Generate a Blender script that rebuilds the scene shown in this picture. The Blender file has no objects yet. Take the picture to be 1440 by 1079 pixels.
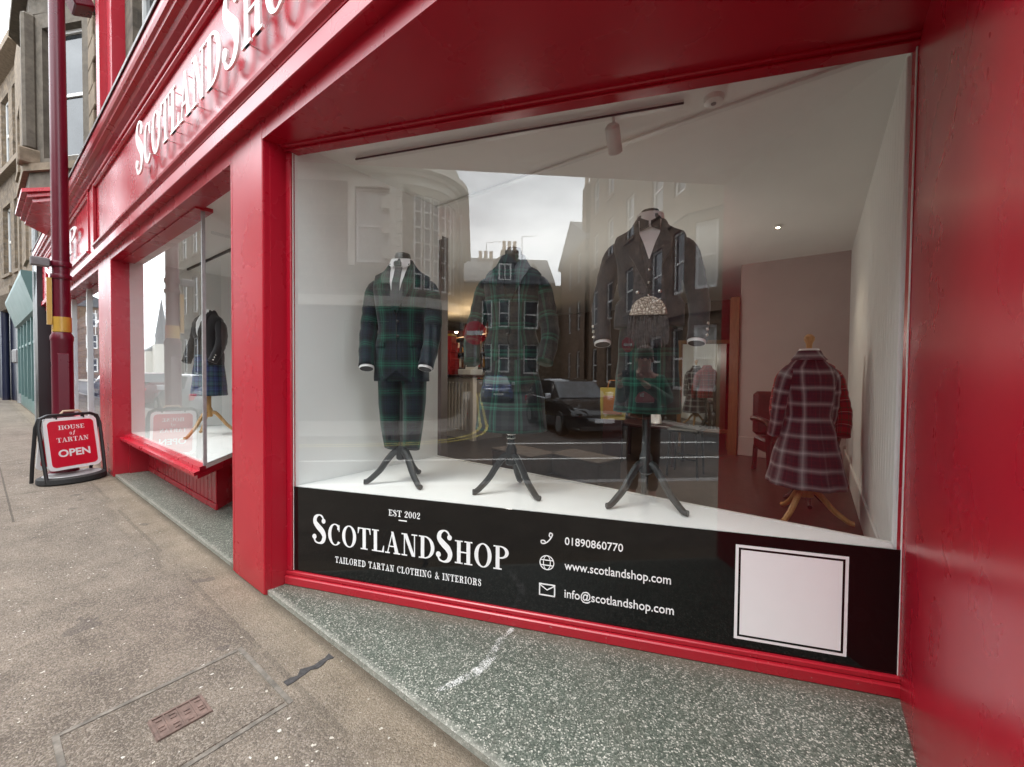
import bpy, bmesh, math, random
from mathutils import Vector, Matrix
R = math.radians
random.seed(7)
scene = bpy.context.scene
COL = scene.collection

# ------------------------------------------------------------------ camera
FPX, YAW, PIT, ROL = 568.49, R(36.949), R(-1.3227), R(0.5314)
CAM = Vector((0.0, -1.139, 1.5))
fwd = Vector((-math.sin(YAW) * math.cos(PIT), math.cos(YAW) * math.cos(PIT), math.sin(PIT)))
rgt = Vector((math.cos(YAW), math.sin(YAW), 0))
upv = rgt.cross(fwd)
r2 = math.cos(ROL) * rgt + math.sin(ROL) * upv
u2 = math.cos(ROL) * upv - math.sin(ROL) * rgt
cd = bpy.data.cameras.new('camera')
cam = bpy.data.objects.new('camera', cd)
COL.objects.link(cam)
m = Matrix((r2, u2, -fwd)).transposed().to_4x4()
m.translation = CAM
cam.matrix_world = m
cd.sensor_width = 36.0
cd.lens = FPX / 1440 * 36
cd.shift_y = -0.00165
cd.clip_start = 0.02
cd.clip_end = 3000
scene.camera = cam

# ------------------------------------------------------------------ light
SUN_EL, SUN_AZ = R(62), R(-15)            # azimuth measured from -Y (street side) towards -X
sdir = Vector((math.sin(SUN_AZ) * math.cos(SUN_EL), -math.cos(SUN_AZ) * math.cos(SUN_EL), math.sin(SUN_EL)))
sl = bpy.data.lights.new('sun', 'SUN')
sl.energy = 0.9
sl.angle = R(18)
sl.color = (1.0, 0.96, 0.9)
sun = bpy.data.objects.new('sun', sl)
COL.objects.link(sun)
sun.rotation_euler = sdir.to_track_quat('Z', 'Y').to_euler()

w = bpy.data.worlds.new('World')
scene.world = w
w.use_nodes = True
nt = w.node_tree
nt.nodes.clear()
def wn(t, **k):
    n = nt.nodes.new(t)
    for a, b in k.items(): setattr(n, a, b)
    return n
sky = wn('ShaderNodeTexSky', sky_type='NISHITA', sun_disc=False)
sky.sun_elevation = SUN_EL
sky.sun_rotation = math.atan2(sdir.x, sdir.y)
tc = wn('ShaderNodeTexCoord')
mp = wn('ShaderNodeMapping'); mp.inputs['Scale'].default_value = (1, 1, 2.2)
n1 = wn('ShaderNodeTexNoise'); n1.inputs['Scale'].default_value = 2.6; n1.inputs['Detail'].default_value = 9; n1.inputs['Roughness'].default_value = 0.56
cr = wn('ShaderNodeValToRGB')
cr.color_ramp.elements[0].position = 0.34; cr.color_ramp.elements[0].color = (8.5, 9.2, 10.0, 1)
cr.color_ramp.elements[1].position = 0.68; cr.color_ramp.elements[1].color = (21.5, 22.4, 23, 1)
mx = wn('ShaderNodeMix', data_type='RGBA'); mx.inputs[0].default_value = 0.93
bg = wn('ShaderNodeBackground'); bg.inputs['Strength'].default_value = 0.12
out = wn('ShaderNodeOutputWorld')
L = nt.links.new
L(tc.outputs['Generated'], mp.inputs[0]); L(mp.outputs[0], n1.inputs['Vector']); L(n1.outputs[0], cr.inputs[0])
L(sky.outputs[0], mx.inputs[6]); L(cr.outputs[0], mx.inputs[7]); L(mx.outputs[2], bg.inputs[0]); L(bg.outputs[0], out.inputs[0])

vs = scene.view_settings
vs.view_transform = 'Standard'; vs.look = 'None'; vs.gamma = 1.0; vs.use_curve_mapping = False
vs.exposure = 1.3
scene.cycles.max_bounces = 7
scene.cycles.transparent_max_bounces = 16
scene.cycles.caustics_reflective = False
scene.cycles.caustics_refractive = False
scene.cycles.use_denoising = True
scene.cycles.sample_clamp_indirect = 6

# ------------------------------------------------------------------ materials
MATS = {}
class NB:
    def __init__(s, name):
        s.m = bpy.data.materials.new(name); s.m.use_nodes = True
        s.t = s.m.node_tree; s.t.nodes.clear()
        s.out = s.n('ShaderNodeOutputMaterial')
    def n(s, t, **k):
        n = s.t.nodes.new(t)
        for a, b in k.items(): setattr(n, a, b)
        return n
    def l(s, a, b): s.t.links.new(a, b)
    def val(s, sock, v):
        if hasattr(v, 'is_output'): s.l(v, sock)
        else: sock.default_value = v
    def math(s, op, a, b=None, clamp=False):
        n = s.n('ShaderNodeMath', operation=op, use_clamp=clamp)
        s.val(n.inputs[0], a)
        if b is not None: s.val(n.inputs[1], b)
        return n.outputs[0]
    def mix(s, f, a, b, bt='MIX'):
        n = s.n('ShaderNodeMix', data_type='RGBA', blend_type=bt)
        s.val(n.inputs[0], f); s.val(n.inputs[6], a); s.val(n.inputs[7], b)
        return n.outputs[2]
    def noise(s, scale, detail=4, rough=0.5, vec=None, dist=0):
        n = s.n('ShaderNodeTexNoise'); n.inputs['Scale'].default_value = scale; n.inputs['Detail'].default_value = detail
        n.inputs['Roughness'].default_value = rough; n.inputs['Distortion'].default_value = dist
        if vec is not None: s.l(vec, n.inputs['Vector'])
        return n.outputs[0]
    def ramp(s, f, stops, interp='LINEAR'):
        n = s.n('ShaderNodeValToRGB'); r = n.color_ramp; r.interpolation = interp
        while len(r.elements) < len(stops): r.elements.new(0.5)
        for e, (p, c) in zip(r.elements, stops):
            e.position = p; e.color = (*c, 1) if len(c) == 3 else c
        s.l(f, n.inputs[0]); return n.outputs[0]
    def pos(s): return s.n('ShaderNodeNewGeometry').outputs['Position']
    def uv(s): return s.n('ShaderNodeTexCoord').outputs['UV']
    def obj(s): return s.n('ShaderNodeTexCoord').outputs['Object']
    def bsdf(s, col, rough=0.5, spec=0.5, metal=0, coat=0, coat_r=0.1, bump=None, bstr=0.3, bdist=0.01, sheen=0, emis=None, estr=0):
        p = s.n('ShaderNodeBsdfPrincipled')
        s.val(p.inputs['Base Color'], (*col, 1) if isinstance(col, tuple) and len(col) == 3 else col)
        s.val(p.inputs['Roughness'], rough); p.inputs['Specular IOR Level'].default_value = spec
        p.inputs['Metallic'].default_value = metal
        p.inputs['Coat Weight'].default_value = coat; p.inputs['Coat Roughness'].default_value = coat_r
        p.inputs['Sheen Weight'].default_value = sheen
        if emis: p.inputs['Emission Color'].default_value = (*emis, 1); p.inputs['Emission Strength'].default_value = estr
        if bump is not None:
            b = s.n('ShaderNodeBump'); b.inputs['Strength'].default_value = bstr; b.inputs['Distance'].default_value = bdist
            s.l(bump, b.inputs['Height']); s.l(b.outputs[0], p.inputs['Normal'])
        s.l(p.outputs[0], s.out.inputs[0]); MATS[s.m.name] = s.m
        return p
def plain(name, col, rough=0.5, var=0.12, scale=6, **k):
    b = NB(name)
    f = b.noise(scale, 5, 0.6, b.pos())
    lo = tuple(c * (1 - var) for c in col); hi = tuple(min(1, c * (1 + var)) for c in col)
    c = b.ramp(f, [(0.3, lo), (0.7, hi)])
    r = b.ramp(b.noise(scale * 2.3, 3, 0.6, b.pos()), [(0.3, (rough * .85,) * 3), (0.7, (min(1, rough * 1.15),) * 3)])
    p = b.bsdf(c, 0.5, **k); b.l(r, p.inputs['Roughness'])
    return b.m

def paint(name, col, rough=0.22):
    b = NB(name)
    P = b.pos()
    mpn = b.n('ShaderNodeMapping'); mpn.inputs['Scale'].default_value = (0.5, 0.5, 3); b.l(P, mpn.inputs[0])
    br = b.noise(22, 2, 0.55, mpn.outputs[0])                    # brush drag
    h = br
    f = b.noise(1.7, 4, 0.55, P)
    c = b.ramp(f, [(0.3, tuple(x * 0.95 for x in col)), (0.7, tuple(x * 1.04 for x in col))])
    sp = b.n('ShaderNodeSeparateXYZ'); b.l(P, sp.inputs[0])
    low = b.math('SUBTRACT', 1.0, b.math('DIVIDE', sp.outputs[2], 0.22), clamp=True)      # splashed dirt near the pavement
    g = b.math('MULTIPLY', b.math('MULTIPLY', low, b.noise(14, 6, 0.7, P)), 0.4)
    c = b.mix(g, c, (0.12, 0.07, 0.055, 1))
    chip = b.math('MULTIPLY', b.math('GREATER_THAN', b.noise(46, 4, 0.6, P), 0.70), b.math('GREATER_THAN', b.math('ADD', low, b.math('MULTIPLY', b.noise(2.0, 2, .5, P), 0.5)), 0.62))
    c = b.mix(b.math('MULTIPLY', chip, 0.6), c, (0.30, 0.24, 0.21, 1))
    rr = b.ramp(b.noise(2.3, 4, 0.55, P), [(0.3, (rough * .92,) * 3), (0.72, (rough * 1.15,) * 3)])
    p = b.bsdf(c, rough, 0.5, coat=0.0)
    b.l(rr, p.inputs['Roughness'])
    return b.m
paint('red_paint', (0.43, 0.006, 0.022), 0.27)
paint('maroon_paint', (0.115, 0.006, 0.018), 0.28)
paint('gold_paint', (0.52, 0.30, 0.05), 0.3)
paint('teal_paint', (0.125, 0.215, 0.205), 0.4)
paint('navy_paint', (0.018, 0.022, 0.05), 0.3)
paint('black_paint', (0.012, 0.012, 0.014), 0.3)
plain('white_paint', (0.76, 0.75, 0.72), 0.45, 0.04, 3)
plain('white_wall', (0.87, 0.875, 0.86), 0.7, 0.035, 1.5)
plain('ceiling_paint', (0.86, 0.855, 0.82), 0.8, 0.03, 1.2)
plain('taupe_wall', (0.42, 0.36, 0.34), 0.8, 0.05, 1.2)
plain('dark_wall', (0.17, 0.145, 0.13), 0.8, 0.1, 1.2)
plain('letter_white', (0.86, 0.86, 0.85), 0.35, 0.02, 8)
plain('vinyl_white', (0.85, 0.85, 0.85), 0.4, 0.01, 8)
plain('lead', (0.16, 0.15, 0.15), 0.5, 0.25, 9)
plain('slate', (0.075, 0.08, 0.09), 0.55, 0.3, 7)
plain('white_cloth', (0.90, 0.90, 0.90), 0.8, 0.03, 20)
plain('charcoal_tweed', (0.040, 0.040, 0.046), 0.95, 0.4, 240, sheen=0.25)
plain('charcoal_vest', (0.065, 0.064, 0.070), 0.95, 0.45, 45, sheen=0.2)
plain('black_cloth', (0.017, 0.017, 0.021), 0.85, 0.3, 80, sheen=0.2)
plain('green_sweater', (0.016, 0.088, 0.042), 0.9, 0.25, 30, sheen=0.3)
plain('skin', (0.50, 0.30, 0.22), 0.55, 0.08, 12)
plain('short_hair', (0.20, 0.17, 0.14), 0.8, 0.3, 60)
plain('dark_wood', (0.035, 0.008, 0.007), 0.35, 0.25, 9)
plain('ebony', (0.022, 0.024, 0.024), 0.35, 0.2, 10)
plain('bright_metal', (0.62, 0.60, 0.55), 0.28, 0.1, 20, metal=1.0)
b = NB('chased_silver'); P = b.obj()
vv = b.n('ShaderNodeTexVoronoi', feature='DISTANCE_TO_EDGE'); vv.inputs['Scale'].default_value = 55; b.l(P, vv.inputs['Vector'])
b.bsdf(b.ramp(vv.outputs[0], [(0.0, (0.10, 0.07, 0.05)), (0.10, (0.42, 0.35, 0.29)), (0.4, (0.55, 0.47, 0.40))]), 0.38, metal=0.85, bump=vv.outputs[0], bstr=0.9, bdist=0.004)
plain('grey_metal', (0.30, 0.31, 0.31), 0.35, 0.15, 12, metal=0.8)
plain('galvanised', (0.40, 0.41, 0.41), 0.5, 0.15, 18, metal=0.5)
plain('cast_iron', (0.17, 0.115, 0.095), 0.6, 0.35, 30, metal=0.4)
plain('rubber', (0.02, 0.02, 0.02), 0.7, 0.2, 20)
plain('car_black', (0.016, 0.016, 0.018), 0.15, 0.1, 4, coat=1.0, coat_r=0.03)
plain('car_blue', (0.04, 0.07, 0.25), 0.2, 0.1, 4, coat=1.0, coat_r=0.03)
plain('car_silver', (0.42, 0.44, 0.46), 0.25, 0.1, 4, coat=1.0, coat_r=0.03)
plain('plastic_black', (0.014, 0.014, 0.015), 0.45, 0.15, 15)
plain('headlight_glass', (0.75, 0.77, 0.8), 0.08, 0.05, 10)
plain('sign_red', (0.62, 0.012, 0.035), 0.35, 0.03, 8)
plain('print_pink', (0.75, 0.22, 0.26), 0.8, 0.1, 30)
plain('clay', (0.50, 0.37, 0.26), 0.8, 0.2, 6)
plain('yellow_line', (0.62, 0.50, 0.12), 0.7, 0.2, 12)
plain('road_white', (0.70, 0.70, 0.67), 0.7, 0.15, 12)
plain('box_yellow', (0.34, 0.26, 0.04), 0.6, 0.1, 8)
plain('box_orange', (0.30, 0.10, 0.02), 0.6, 0.1, 8)
plain('box_red', (0.45, 0.02, 0.02), 0.6, 0.2, 14)
plain('brown_box', (0.075, 0.052, 0.04), 0.8, 0.1, 5)
plain('pebble_base', (0.155, 0.137, 0.115), 0.9, 0.5, 18)
plain('tarry_black', (0.045, 0.042, 0.042), 0.85, 0.4, 60)
plain('sash_white', (0.78, 0.78, 0.76), 0.45, 0.04, 6)
plain('window_glass_dark', (0.035, 0.04, 0.045), 0.06, 0.3, 3)
plain('blind_pale', (0.50, 0.49, 0.46), 0.35, 0.06, 3)
plain('slat_navy', (0.06, 0.06, 0.13), 0.4, 0.15, 8)
plain('leaf', (0.05, 0.09, 0.03), 0.6, 0.35, 5)
plain('bark', (0.10, 0.075, 0.055), 0.9, 0.3, 15)
plain('granite_kerb', (0.28, 0.27, 0.26), 0.8, 0.25, 60)

def wood(name, c1, c2, rough=0.4, sc=4):
    b = NB(name); O = b.obj()
    mpn = b.n('ShaderNodeMapping'); mpn.inputs['Scale'].default_value = (sc * 4, sc * 4, sc * .5); b.l(O, mpn.inputs[0])
    f = b.noise(3, 6, 0.6, mpn.outputs[0], 0.6)
    b.bsdf(b.ramp(f, [(0.3, c1), (0.7, c2)]), rough, bump=f, bstr=0.08)
wood('pine', (0.42, 0.22, 0.07), (0.60, 0.36, 0.14), 0.35)
wood('oak_frame', (0.12, 0.055, 0.020), (0.20, 0.095, 0.035), 0.35)
wood('pale_slat', (0.62, 0.55, 0.46), (0.74, 0.67, 0.58), 0.5)
wood('brown_floor', (0.030, 0.018, 0.013), (0.060, 0.037, 0.027), 0.35, 1)

def stone(name, c1, c2, bw=0.62, bh=0.30, joint=(0.20, 0.17, 0.14), dark=0.35, mort=0.012):
    b = NB(name); U = b.uv(); P = b.pos()
    br = b.n('ShaderNodeTexBrick'); b.l(U, br.inputs['Vector'])
    br.inputs['Scale'].default_value = 1.0; br.inputs['Brick Width'].default_value = bw; br.inputs['Row Height'].default_value = bh
    br.inputs['Mortar Size'].default_value = mort; br.inputs['Mortar Smooth'].default_value = 0.3
    br.inputs['Color1'].default_value = (*c1, 1); br.inputs['Color2'].default_value = (*c2, 1); br.inputs['Mortar'].default_value = (*joint, 1)
    n = b.noise(5, 8, 0.65, P); n3 = b.noise(0.9, 6, 0.7, P)
    c = b.mix(0.85, br.outputs[0], b.ramp(n, [(0.3, (0.2,) * 3), (0.7, (0.85,) * 3)]), 'OVERLAY')
    c = b.mix(b.math('MULTIPLY', b.math('SUBTRACT', n3, 0.45, True), dark * 4, True), c, (0.05, 0.042, 0.035, 1))
    h = b.math('ADD', b.math('MULTIPLY', br.outputs[1], -1.0), b.math('MULTIPLY', b.noise(22, 6, 0.7, P), 0.6))
    b.bsdf(c, 0.9, 0.25, bump=h, bstr=0.5, bdist=0.02)
stone('sandstone', (0.155, 0.118, 0.082), (0.20, 0.152, 0.105))
stone('sandstone_dark', (0.15, 0.115, 0.085), (0.22, 0.165, 0.12), dark=0.6)
stone('sandstone_pale', (0.26, 0.225, 0.18), (0.165, 0.135, 0.105), 0.75, 0.36, (0.34, 0.31, 0.26), 0.1)
stone('sandstone_red', (0.115, 0.076, 0.052), (0.175, 0.112, 0.075), 0.55, 0.28, (0.16, 0.11, 0.08), 0.35)
stone('rubble', (0.12, 0.10, 0.078), (0.165, 0.135, 0.105), 0.38, 0.2, (0.12, 0.1, 0.08), 0.5, 0.02)
plain('dressed_stone', (0.20, 0.152, 0.105), 0.9, 0.3, 9)
plain('dressed_dark', (0.125, 0.105, 0.082), 0.9, 0.3, 8)
plain('pale_trim', (0.58, 0.55, 0.48), 0.8, 0.12, 5)
plain('red_trim', (0.17, 0.11, 0.075), 0.85, 0.2, 6)

# ground materials
def asphalt():
    b = NB('chipped_asphalt'); P = b.pos()
    big = b.noise(0.55, 6, 0.62, P); mid = b.noise(4.5, 6, 0.65, P); fine = b.noise(75, 4, 0.7, P)
    c = b.ramp(big, [(0.3, (0.132, 0.108, 0.085)), (0.7, (0.225, 0.188, 0.150))])
    c = b.mix(0.75, c, b.ramp(mid, [(0.28, (0.30,) * 3), (0.72, (0.72,) * 3)]), 'OVERLAY')
    v = b.n('ShaderNodeTexVoronoi'); v.inputs['Scale'].default_value = 150; b.l(P, v.inputs['Vector'])
    s = b.n('ShaderNodeSeparateColor'); b.l(v.outputs['Color'], s.inputs[0])
    dk = b.math('LESS_THAN', s.outputs[0], 0.42)
    c = b.mix(b.math('MULTIPLY', dk, 0.42), c, (0.085, 0.07, 0.06, 1))
    lt = b.math('GREATER_THAN', s.outputs[1], 0.72)
    c = b.mix(b.math('MULTIPLY', lt, 0.40), c, (0.36, 0.31, 0.26, 1))
    # scattered white chips
    v2 = b.n('ShaderNodeTexVoronoi'); v2.inputs['Scale'].default_value = 34; v2.inputs['Randomness'].default_value = 1
    wv = b.n('ShaderNodeVectorMath', operation='ADD'); b.l(P, wv.inputs[0])
    nz = b.n('ShaderNodeTexNoise'); nz.inputs['Scale'].default_value = 40; b.l(P, nz.inputs['Vector'])
    sc = b.n('ShaderNodeVectorMath', operation='SCALE'); sc.inputs['Scale'].default_value = 0.028; b.l(nz.outputs[1], sc.inputs[0]); b.l(sc.outputs[0], wv.inputs[1])
    b.l(wv.outputs[0], v2.inputs['Vector'])
    s2 = b.n('ShaderNodeSeparateColor'); b.l(v2.outputs['Color'], s2.inputs[0])
    size = b.math('MULTIPLY', s2.outputs[1], 0.24)
    chip = b.math('LESS_THAN', v2.outputs['Distance'], size)
    pick = b.math('GREATER_THAN', s2.outputs[0], b.ramp(b.noise(0.9, 3, 0.5, P), [(0.3, (0.68,) * 3), (0.7, (0.93,) * 3)]))
    chip = b.math('MULTIPLY', chip, pick)
    c = b.mix(b.math('MULTIPLY', chip, 0.85), c, b.mix(s2.outputs[2], (0.56, 0.50, 0.40, 1), (0.74, 0.73, 0.68, 1)))
    # worn, dirty band along the shop front
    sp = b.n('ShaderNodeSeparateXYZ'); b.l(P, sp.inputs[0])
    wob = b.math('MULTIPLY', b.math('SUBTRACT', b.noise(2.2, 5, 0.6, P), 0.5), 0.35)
    yy = b.math('ADD', sp.outputs[1], wob)
    band = b.math('SUBTRACT', 1.0, b.math('DIVIDE', b.math('ABSOLUTE', b.math('ADD', yy, 0.30)), 0.05), clamp=True)
    near = b.math('MULTIPLY', b.math('ADD', yy, 0.34), 4.0, clamp=True)
    c = b.mix(b.math('MULTIPLY', near, 0.40), c, b.mix(mid, (0.17, 0.125, 0.075, 1), (0.33, 0.27, 0.19, 1)))
    c = b.mix(b.math('MULTIPLY', b.math('MULTIPLY', band, mid), 0.5), c, (0.08, 0.065, 0.05, 1))
    # slab joints up the street, a long filled trench near the shop, grime and contact shade painted against the frontage
    jx = b.math('LESS_THAN', b.math('ABSOLUTE', b.math('SUBTRACT', b.math('FRACT', b.math('DIVIDE', b.math('ADD', sp.outputs[0], b.math('MULTIPLY', wob, 0.05)), 1.37)), 0.5)), 0.007)
    jx = b.math('MULTIPLY', jx, b.math('LESS_THAN', sp.outputs[0], -6.2))
    jy = b.math('LESS_THAN', b.math('ABSOLUTE', b.math('ADD', b.math('ADD', sp.outputs[1], 0.93), b.math('MULTIPLY', wob, 0.04))), 0.008)
    jy = b.math('MULTIPLY', jy, b.math('LESS_THAN', sp.outputs[0], -6.2))
    tr = b.math('LESS_THAN', b.math('ABSOLUTE', b.math('ADD', b.math('ADD', sp.outputs[1], 0.235), b.math('MULTIPLY', wob, 0.10))), 0.014)
    tr = b.math('MULTIPLY', tr, b.math('GREATER_THAN', b.noise(1.3, 4, .6, P), 0.44))
    c = b.mix(b.math('MULTIPLY', b.math('MAXIMUM', b.math('MAXIMUM', jx, jy), b.math('MULTIPLY', tr, 0.45)), 0.65), c, (0.055, 0.046, 0.036, 1))
    grime_shade = b.math('MULTIPLY', b.math('ADD', b.math('ADD', sp.outputs[1], 0.045), b.math('MULTIPLY', wob, 0.15)), 18.0, clamp=True)
    c = b.mix(b.math('MULTIPLY', grime_shade, 0.75), c, (0.060, 0.048, 0.034, 1))
    pit = b.math('GREATER_THAN', b.noise(55, 3, 0.6, P), 0.63)
    c = b.mix(b.math('MULTIPLY', pit, 0.5), c, (0.07, 0.057, 0.045, 1))
    spot = b.math('GREATER_THAN', b.noise(3.4, 3, 0.45, P), 0.70)
    c = b.mix(b.math('MULTIPLY', spot, 0.45), c, (0.07, 0.06, 0.055, 1))
    h = b.math('ADD', b.math('MULTIPLY', b.noise(38, 5, 0.75, P), 1.1), b.math('MULTIPLY', v.outputs['Distance'], -0.5))
    b.bsdf(c, 0.88, 0.3, bump=h, bstr=0.8, bdist=0.010)
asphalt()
def terrazzo():
    b = NB('terrazzo'); P = b.pos()
    v = b.n('ShaderNodeTexVoronoi'); v.inputs['Scale'].default_value = 175; b.l(P, v.inputs['Vector'])
    s = b.n('ShaderNodeSeparateColor'); b.l(v.outputs['Color'], s.inputs[0])
    v2 = b.n('ShaderNodeTexVoronoi', feature='DISTANCE_TO_EDGE'); v2.inputs['Scale'].default_value = 175; b.l(P, v2.inputs['Vector'])
    c = b.ramp(s.outputs[0], [(0.0, (0.034, 0.044, 0.034)), (0.26, (0.062, 0.076, 0.060)), (0.50, (0.108, 0.122, 0.100)), (0.70, (0.18, 0.188, 0.160)), (0.84, (0.36, 0.355, 0.31)), (0.95, (0.56, 0.54, 0.48))], 'CONSTANT')
    edge = b.math('LESS_THAN', v2.outputs[0], 0.06)
    c = b.mix(b.math('MULTIPLY', edge, 0.6), c, (0.10, 0.115, 0.095, 1))
    c = b.mix(0.4, c, b.ramp(b.noise(1.6, 6, 0.65, P), [(0.28, (0.33,) * 3), (0.72, (0.70,) * 3)]), 'OVERLAY')
    # pale worn edge and dirt near frontage
    sp = b.n('ShaderNodeSeparateXYZ'); b.l(P, sp.inputs[0])
    ed = b.math('SUBTRACT', 1.0, b.math('DIVIDE', b.math('SUBTRACT', sp.outputs[1], 0.02), 0.035), clamp=True)
    c = b.mix(b.math('MULTIPLY', ed, b.noise(30, 3, .6, P)), c, (0.42, 0.41, 0.36, 1))
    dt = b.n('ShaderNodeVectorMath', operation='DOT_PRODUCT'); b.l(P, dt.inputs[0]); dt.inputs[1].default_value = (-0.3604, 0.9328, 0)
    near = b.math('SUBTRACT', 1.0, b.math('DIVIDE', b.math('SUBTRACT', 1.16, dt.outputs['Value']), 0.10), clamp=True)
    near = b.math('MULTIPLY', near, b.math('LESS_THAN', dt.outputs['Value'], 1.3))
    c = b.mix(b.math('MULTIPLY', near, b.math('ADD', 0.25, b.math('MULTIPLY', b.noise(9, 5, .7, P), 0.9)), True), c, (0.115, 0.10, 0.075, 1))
    wear = b.math('MULTIPLY', b.math('SUBTRACT', b.noise(3.7, 6, .65, P), 0.47, True), 3.0, True)
    c = b.mix(b.math('MULTIPLY', wear, 0.35), c, (0.085, 0.08, 0.062, 1))
    dz = b.math('MULTIPLY', b.math('SUBTRACT', b.noise(2.4, 7, .7, P), 0.52, True), 2.2, True)
    c = b.mix(b.math('MULTIPLY', dz, 0.55), c, (0.20, 0.19, 0.16, 1))
    b.bsdf(c, 0.42, 0.45, bump=b.noise(160, 2, .5, P), bstr=0.12, bdist=0.003)
terrazzo()
def road():
    b = NB('road_asphalt'); P = b.pos()
    c = b.ramp(b.noise(0.35, 6, .65, P), [(0.3, (0.038,) * 3), (0.7, (0.075, 0.072, 0.07))])
    c = b.mix(0.35, c, b.ramp(b.noise(120, 3, .7, P), [(0.3, (0.3,) * 3), (0.7, (0.8,) * 3)]), 'OVERLAY')
    b.bsdf(c, 0.8, 0.4, bump=b.noise(140, 3, .6, P), bstr=0.5, bdist=0.006)
road()
def flags():
    b = NB('paving_slabs'); P = b.pos()
    br = b.n('ShaderNodeTexBrick'); b.l(P, br.inputs['Vector']); br.inputs['Scale'].default_value = 1
    br.inputs['Brick Width'].default_value = 0.9; br.inputs['Row Height'].default_value = 0.6; br.inputs['Mortar Size'].default_value = 0.008
    br.inputs['Color1'].default_value = (0.24, 0.215, 0.19, 1); br.inputs['Color2'].default_value = (0.29, 0.265, 0.235, 1); br.inputs['Mortar'].default_value = (0.1, .09, .08, 1)
    c = b.mix(0.4, br.outputs[0], b.ramp(b.noise(3, 7, .7, P), [(0.3, (0.3,) * 3), (0.7, (0.75,) * 3)]), 'OVERLAY')
    b.bsdf(c, 0.9, 0.3, bump=b.noise(60, 4, .6, P), bstr=0.3)
flags()

# tartans: warp and weft from the same thread count
def tartan(name, stops, sett=0.12, gain=1.0, rough=0.92):
    b = NB(name); U = b.uv()
    s = b.n('ShaderNodeSeparateXYZ'); b.l(U, s.inputs[0])
    wob = b.noise(4, 2, .5, U)
    fu = b.math('FRACT', b.math('ADD', b.math('DIVIDE', s.outputs[0], sett), b.math('MULTIPLY', wob, 0.15)))
    fv = b.math('FRACT', b.math('ADD', b.math('DIVIDE', s.outputs[1], sett), b.math('MULTIPLY', wob, 0.15)))
    st = [(p, tuple(x * gain for x in c)) for p, c in stops]
    a = b.ramp(fu, st, 'CONSTANT'); w_ = b.ramp(fv, st, 'CONSTANT')
    tw = b.n('ShaderNodeTexWave'); tw.inputs['Scale'].default_value = 160; tw.bands_direction = 'DIAGONAL'; b.l(U, tw.inputs['Vector'])
    f = b.math('ADD', 0.38, b.math('MULTIPLY', tw.outputs[1], 0.24))
    c = b.mix(f, a, w_)
    b.bsdf(c, rough, 0.2, bump=tw.outputs[1], bstr=0.1, bdist=0.001, sheen=0.15)
nv, gr, bk, bg_ = (0.012, 0.017, 0.027), (0.014, 0.082, 0.055), (0.008, 0.010, 0.012), (0.010, 0.034, 0.027)
tartan('black_watch', [(0, nv), (0.06, bg_), (0.09, nv), (0.18, bk), (0.22, nv), (0.26, bk), (0.38, bg_), (0.46, gr), (0.52, bk), (0.55, gr), (0.60, bg_), (0.68, bk), (0.80, nv), (0.84, bk), (0.88, nv)], 0.19, 1.25)
tartan('grey_green_tartan', [(0, (0.022, 0.028, 0.028)), (0.18, (0.012, 0.013, 0.016)), (0.36, (0.018, 0.075, 0.055)), (0.44, (0.024, 0.14, 0.095)), (0.48, (0.012, 0.03, 0.026)), (0.56, (0.02, 0.085, 0.06)), (0.64, (0.015, 0.016, 0.02)), (0.82, (0.028, 0.032, 0.036))], 0.17, 1.15)
pl, pw, pr, pk = (0.016, 0.014, 0.026), (0.36, 0.38, 0.40), (0.10, 0.016, 0.028), (0.055, 0.057, 0.070)
tartan('plum_tartan', [(0, pl), (0.12, pr), (0.15, pl), (0.30, pk), (0.34, (0.13, .135, .15)), (0.40, (0.24, .255, .27)), (0.46, (0.44, .46, .475)), (0.54, (0.24, .255, .27)), (0.60, (0.13, .135, .15)), (0.66, pk), (0.70, pl), (0.82, pr), (0.85, pl)], 0.125, 1.0)
tartan('red_tartan', [(0, (0.26, 0.012, 0.018)), (0.3, (0.02, 0.015, 0.03)), (0.42, (0.26, 0.012, 0.018)), (0.5, (0.6, 0.55, 0.5)), (0.53, (0.26, 0.012, 0.018)), (0.8, (0.02, 0.06, 0.03)), (0.9, (0.26, 0.012, 0.018))], 0.11)
tartan('blue_tartan', [(0, (0.025, 0.04, 0.12)), (0.25, (0.012, 0.012, 0.03)), (0.4, (0.03, 0.10, 0.10)), (0.52, (0.13, 0.05, 0.14)), (0.56, (0.03, 0.10, 0.10)), (0.7, (0.02, 0.03, 0.08)), (0.9, (0.05, 0.08, 0.2))], 0.13, 1.3)

# clear shop glass: thin pane, reflects a little more towards grazing angles (both surfaces)
def glass(name, r0=0.085, tint=(0.96, 0.975, 0.965)):
    b = NB(name)
    lw = b.n('ShaderNodeLayerWeight'); lw.inputs[0].default_value = 0.5
    f5 = b.math('POWER', lw.outputs['Facing'], 5.0)
    f = b.math('ADD', r0, b.math('MULTIPLY', f5, 1 - r0), clamp=True)
    t = b.n('ShaderNodeBsdfTransparent'); t.inputs[0].default_value = (*tint, 1)
    g = b.n('ShaderNodeBsdfGlossy'); g.inputs['Roughness'].default_value = 0.0; g.inputs[0].default_value = (1, 1, 1, 1)
    x = b.n('ShaderNodeMixShader'); b.l(f, x.inputs[0]); b.l(t.outputs[0], x.inputs[1]); b.l(g.outputs[0], x.inputs[2])
    b.l(x.outputs[0], b.out.inputs[0]); MATS[name] = b.m
glass('shop_glass', 0.118)
plain('windscreen_glass', (0.16, 0.17, 0.18), 0.05, 0.2, 3, coat=1.0, coat_r=0.02)
glass('car_glass', 0.10, (0.25, 0.28, 0.28))
b = NB('vinyl_black'); b.bsdf((0.004, 0.004, 0.004), 0.06, 0.5)
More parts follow.
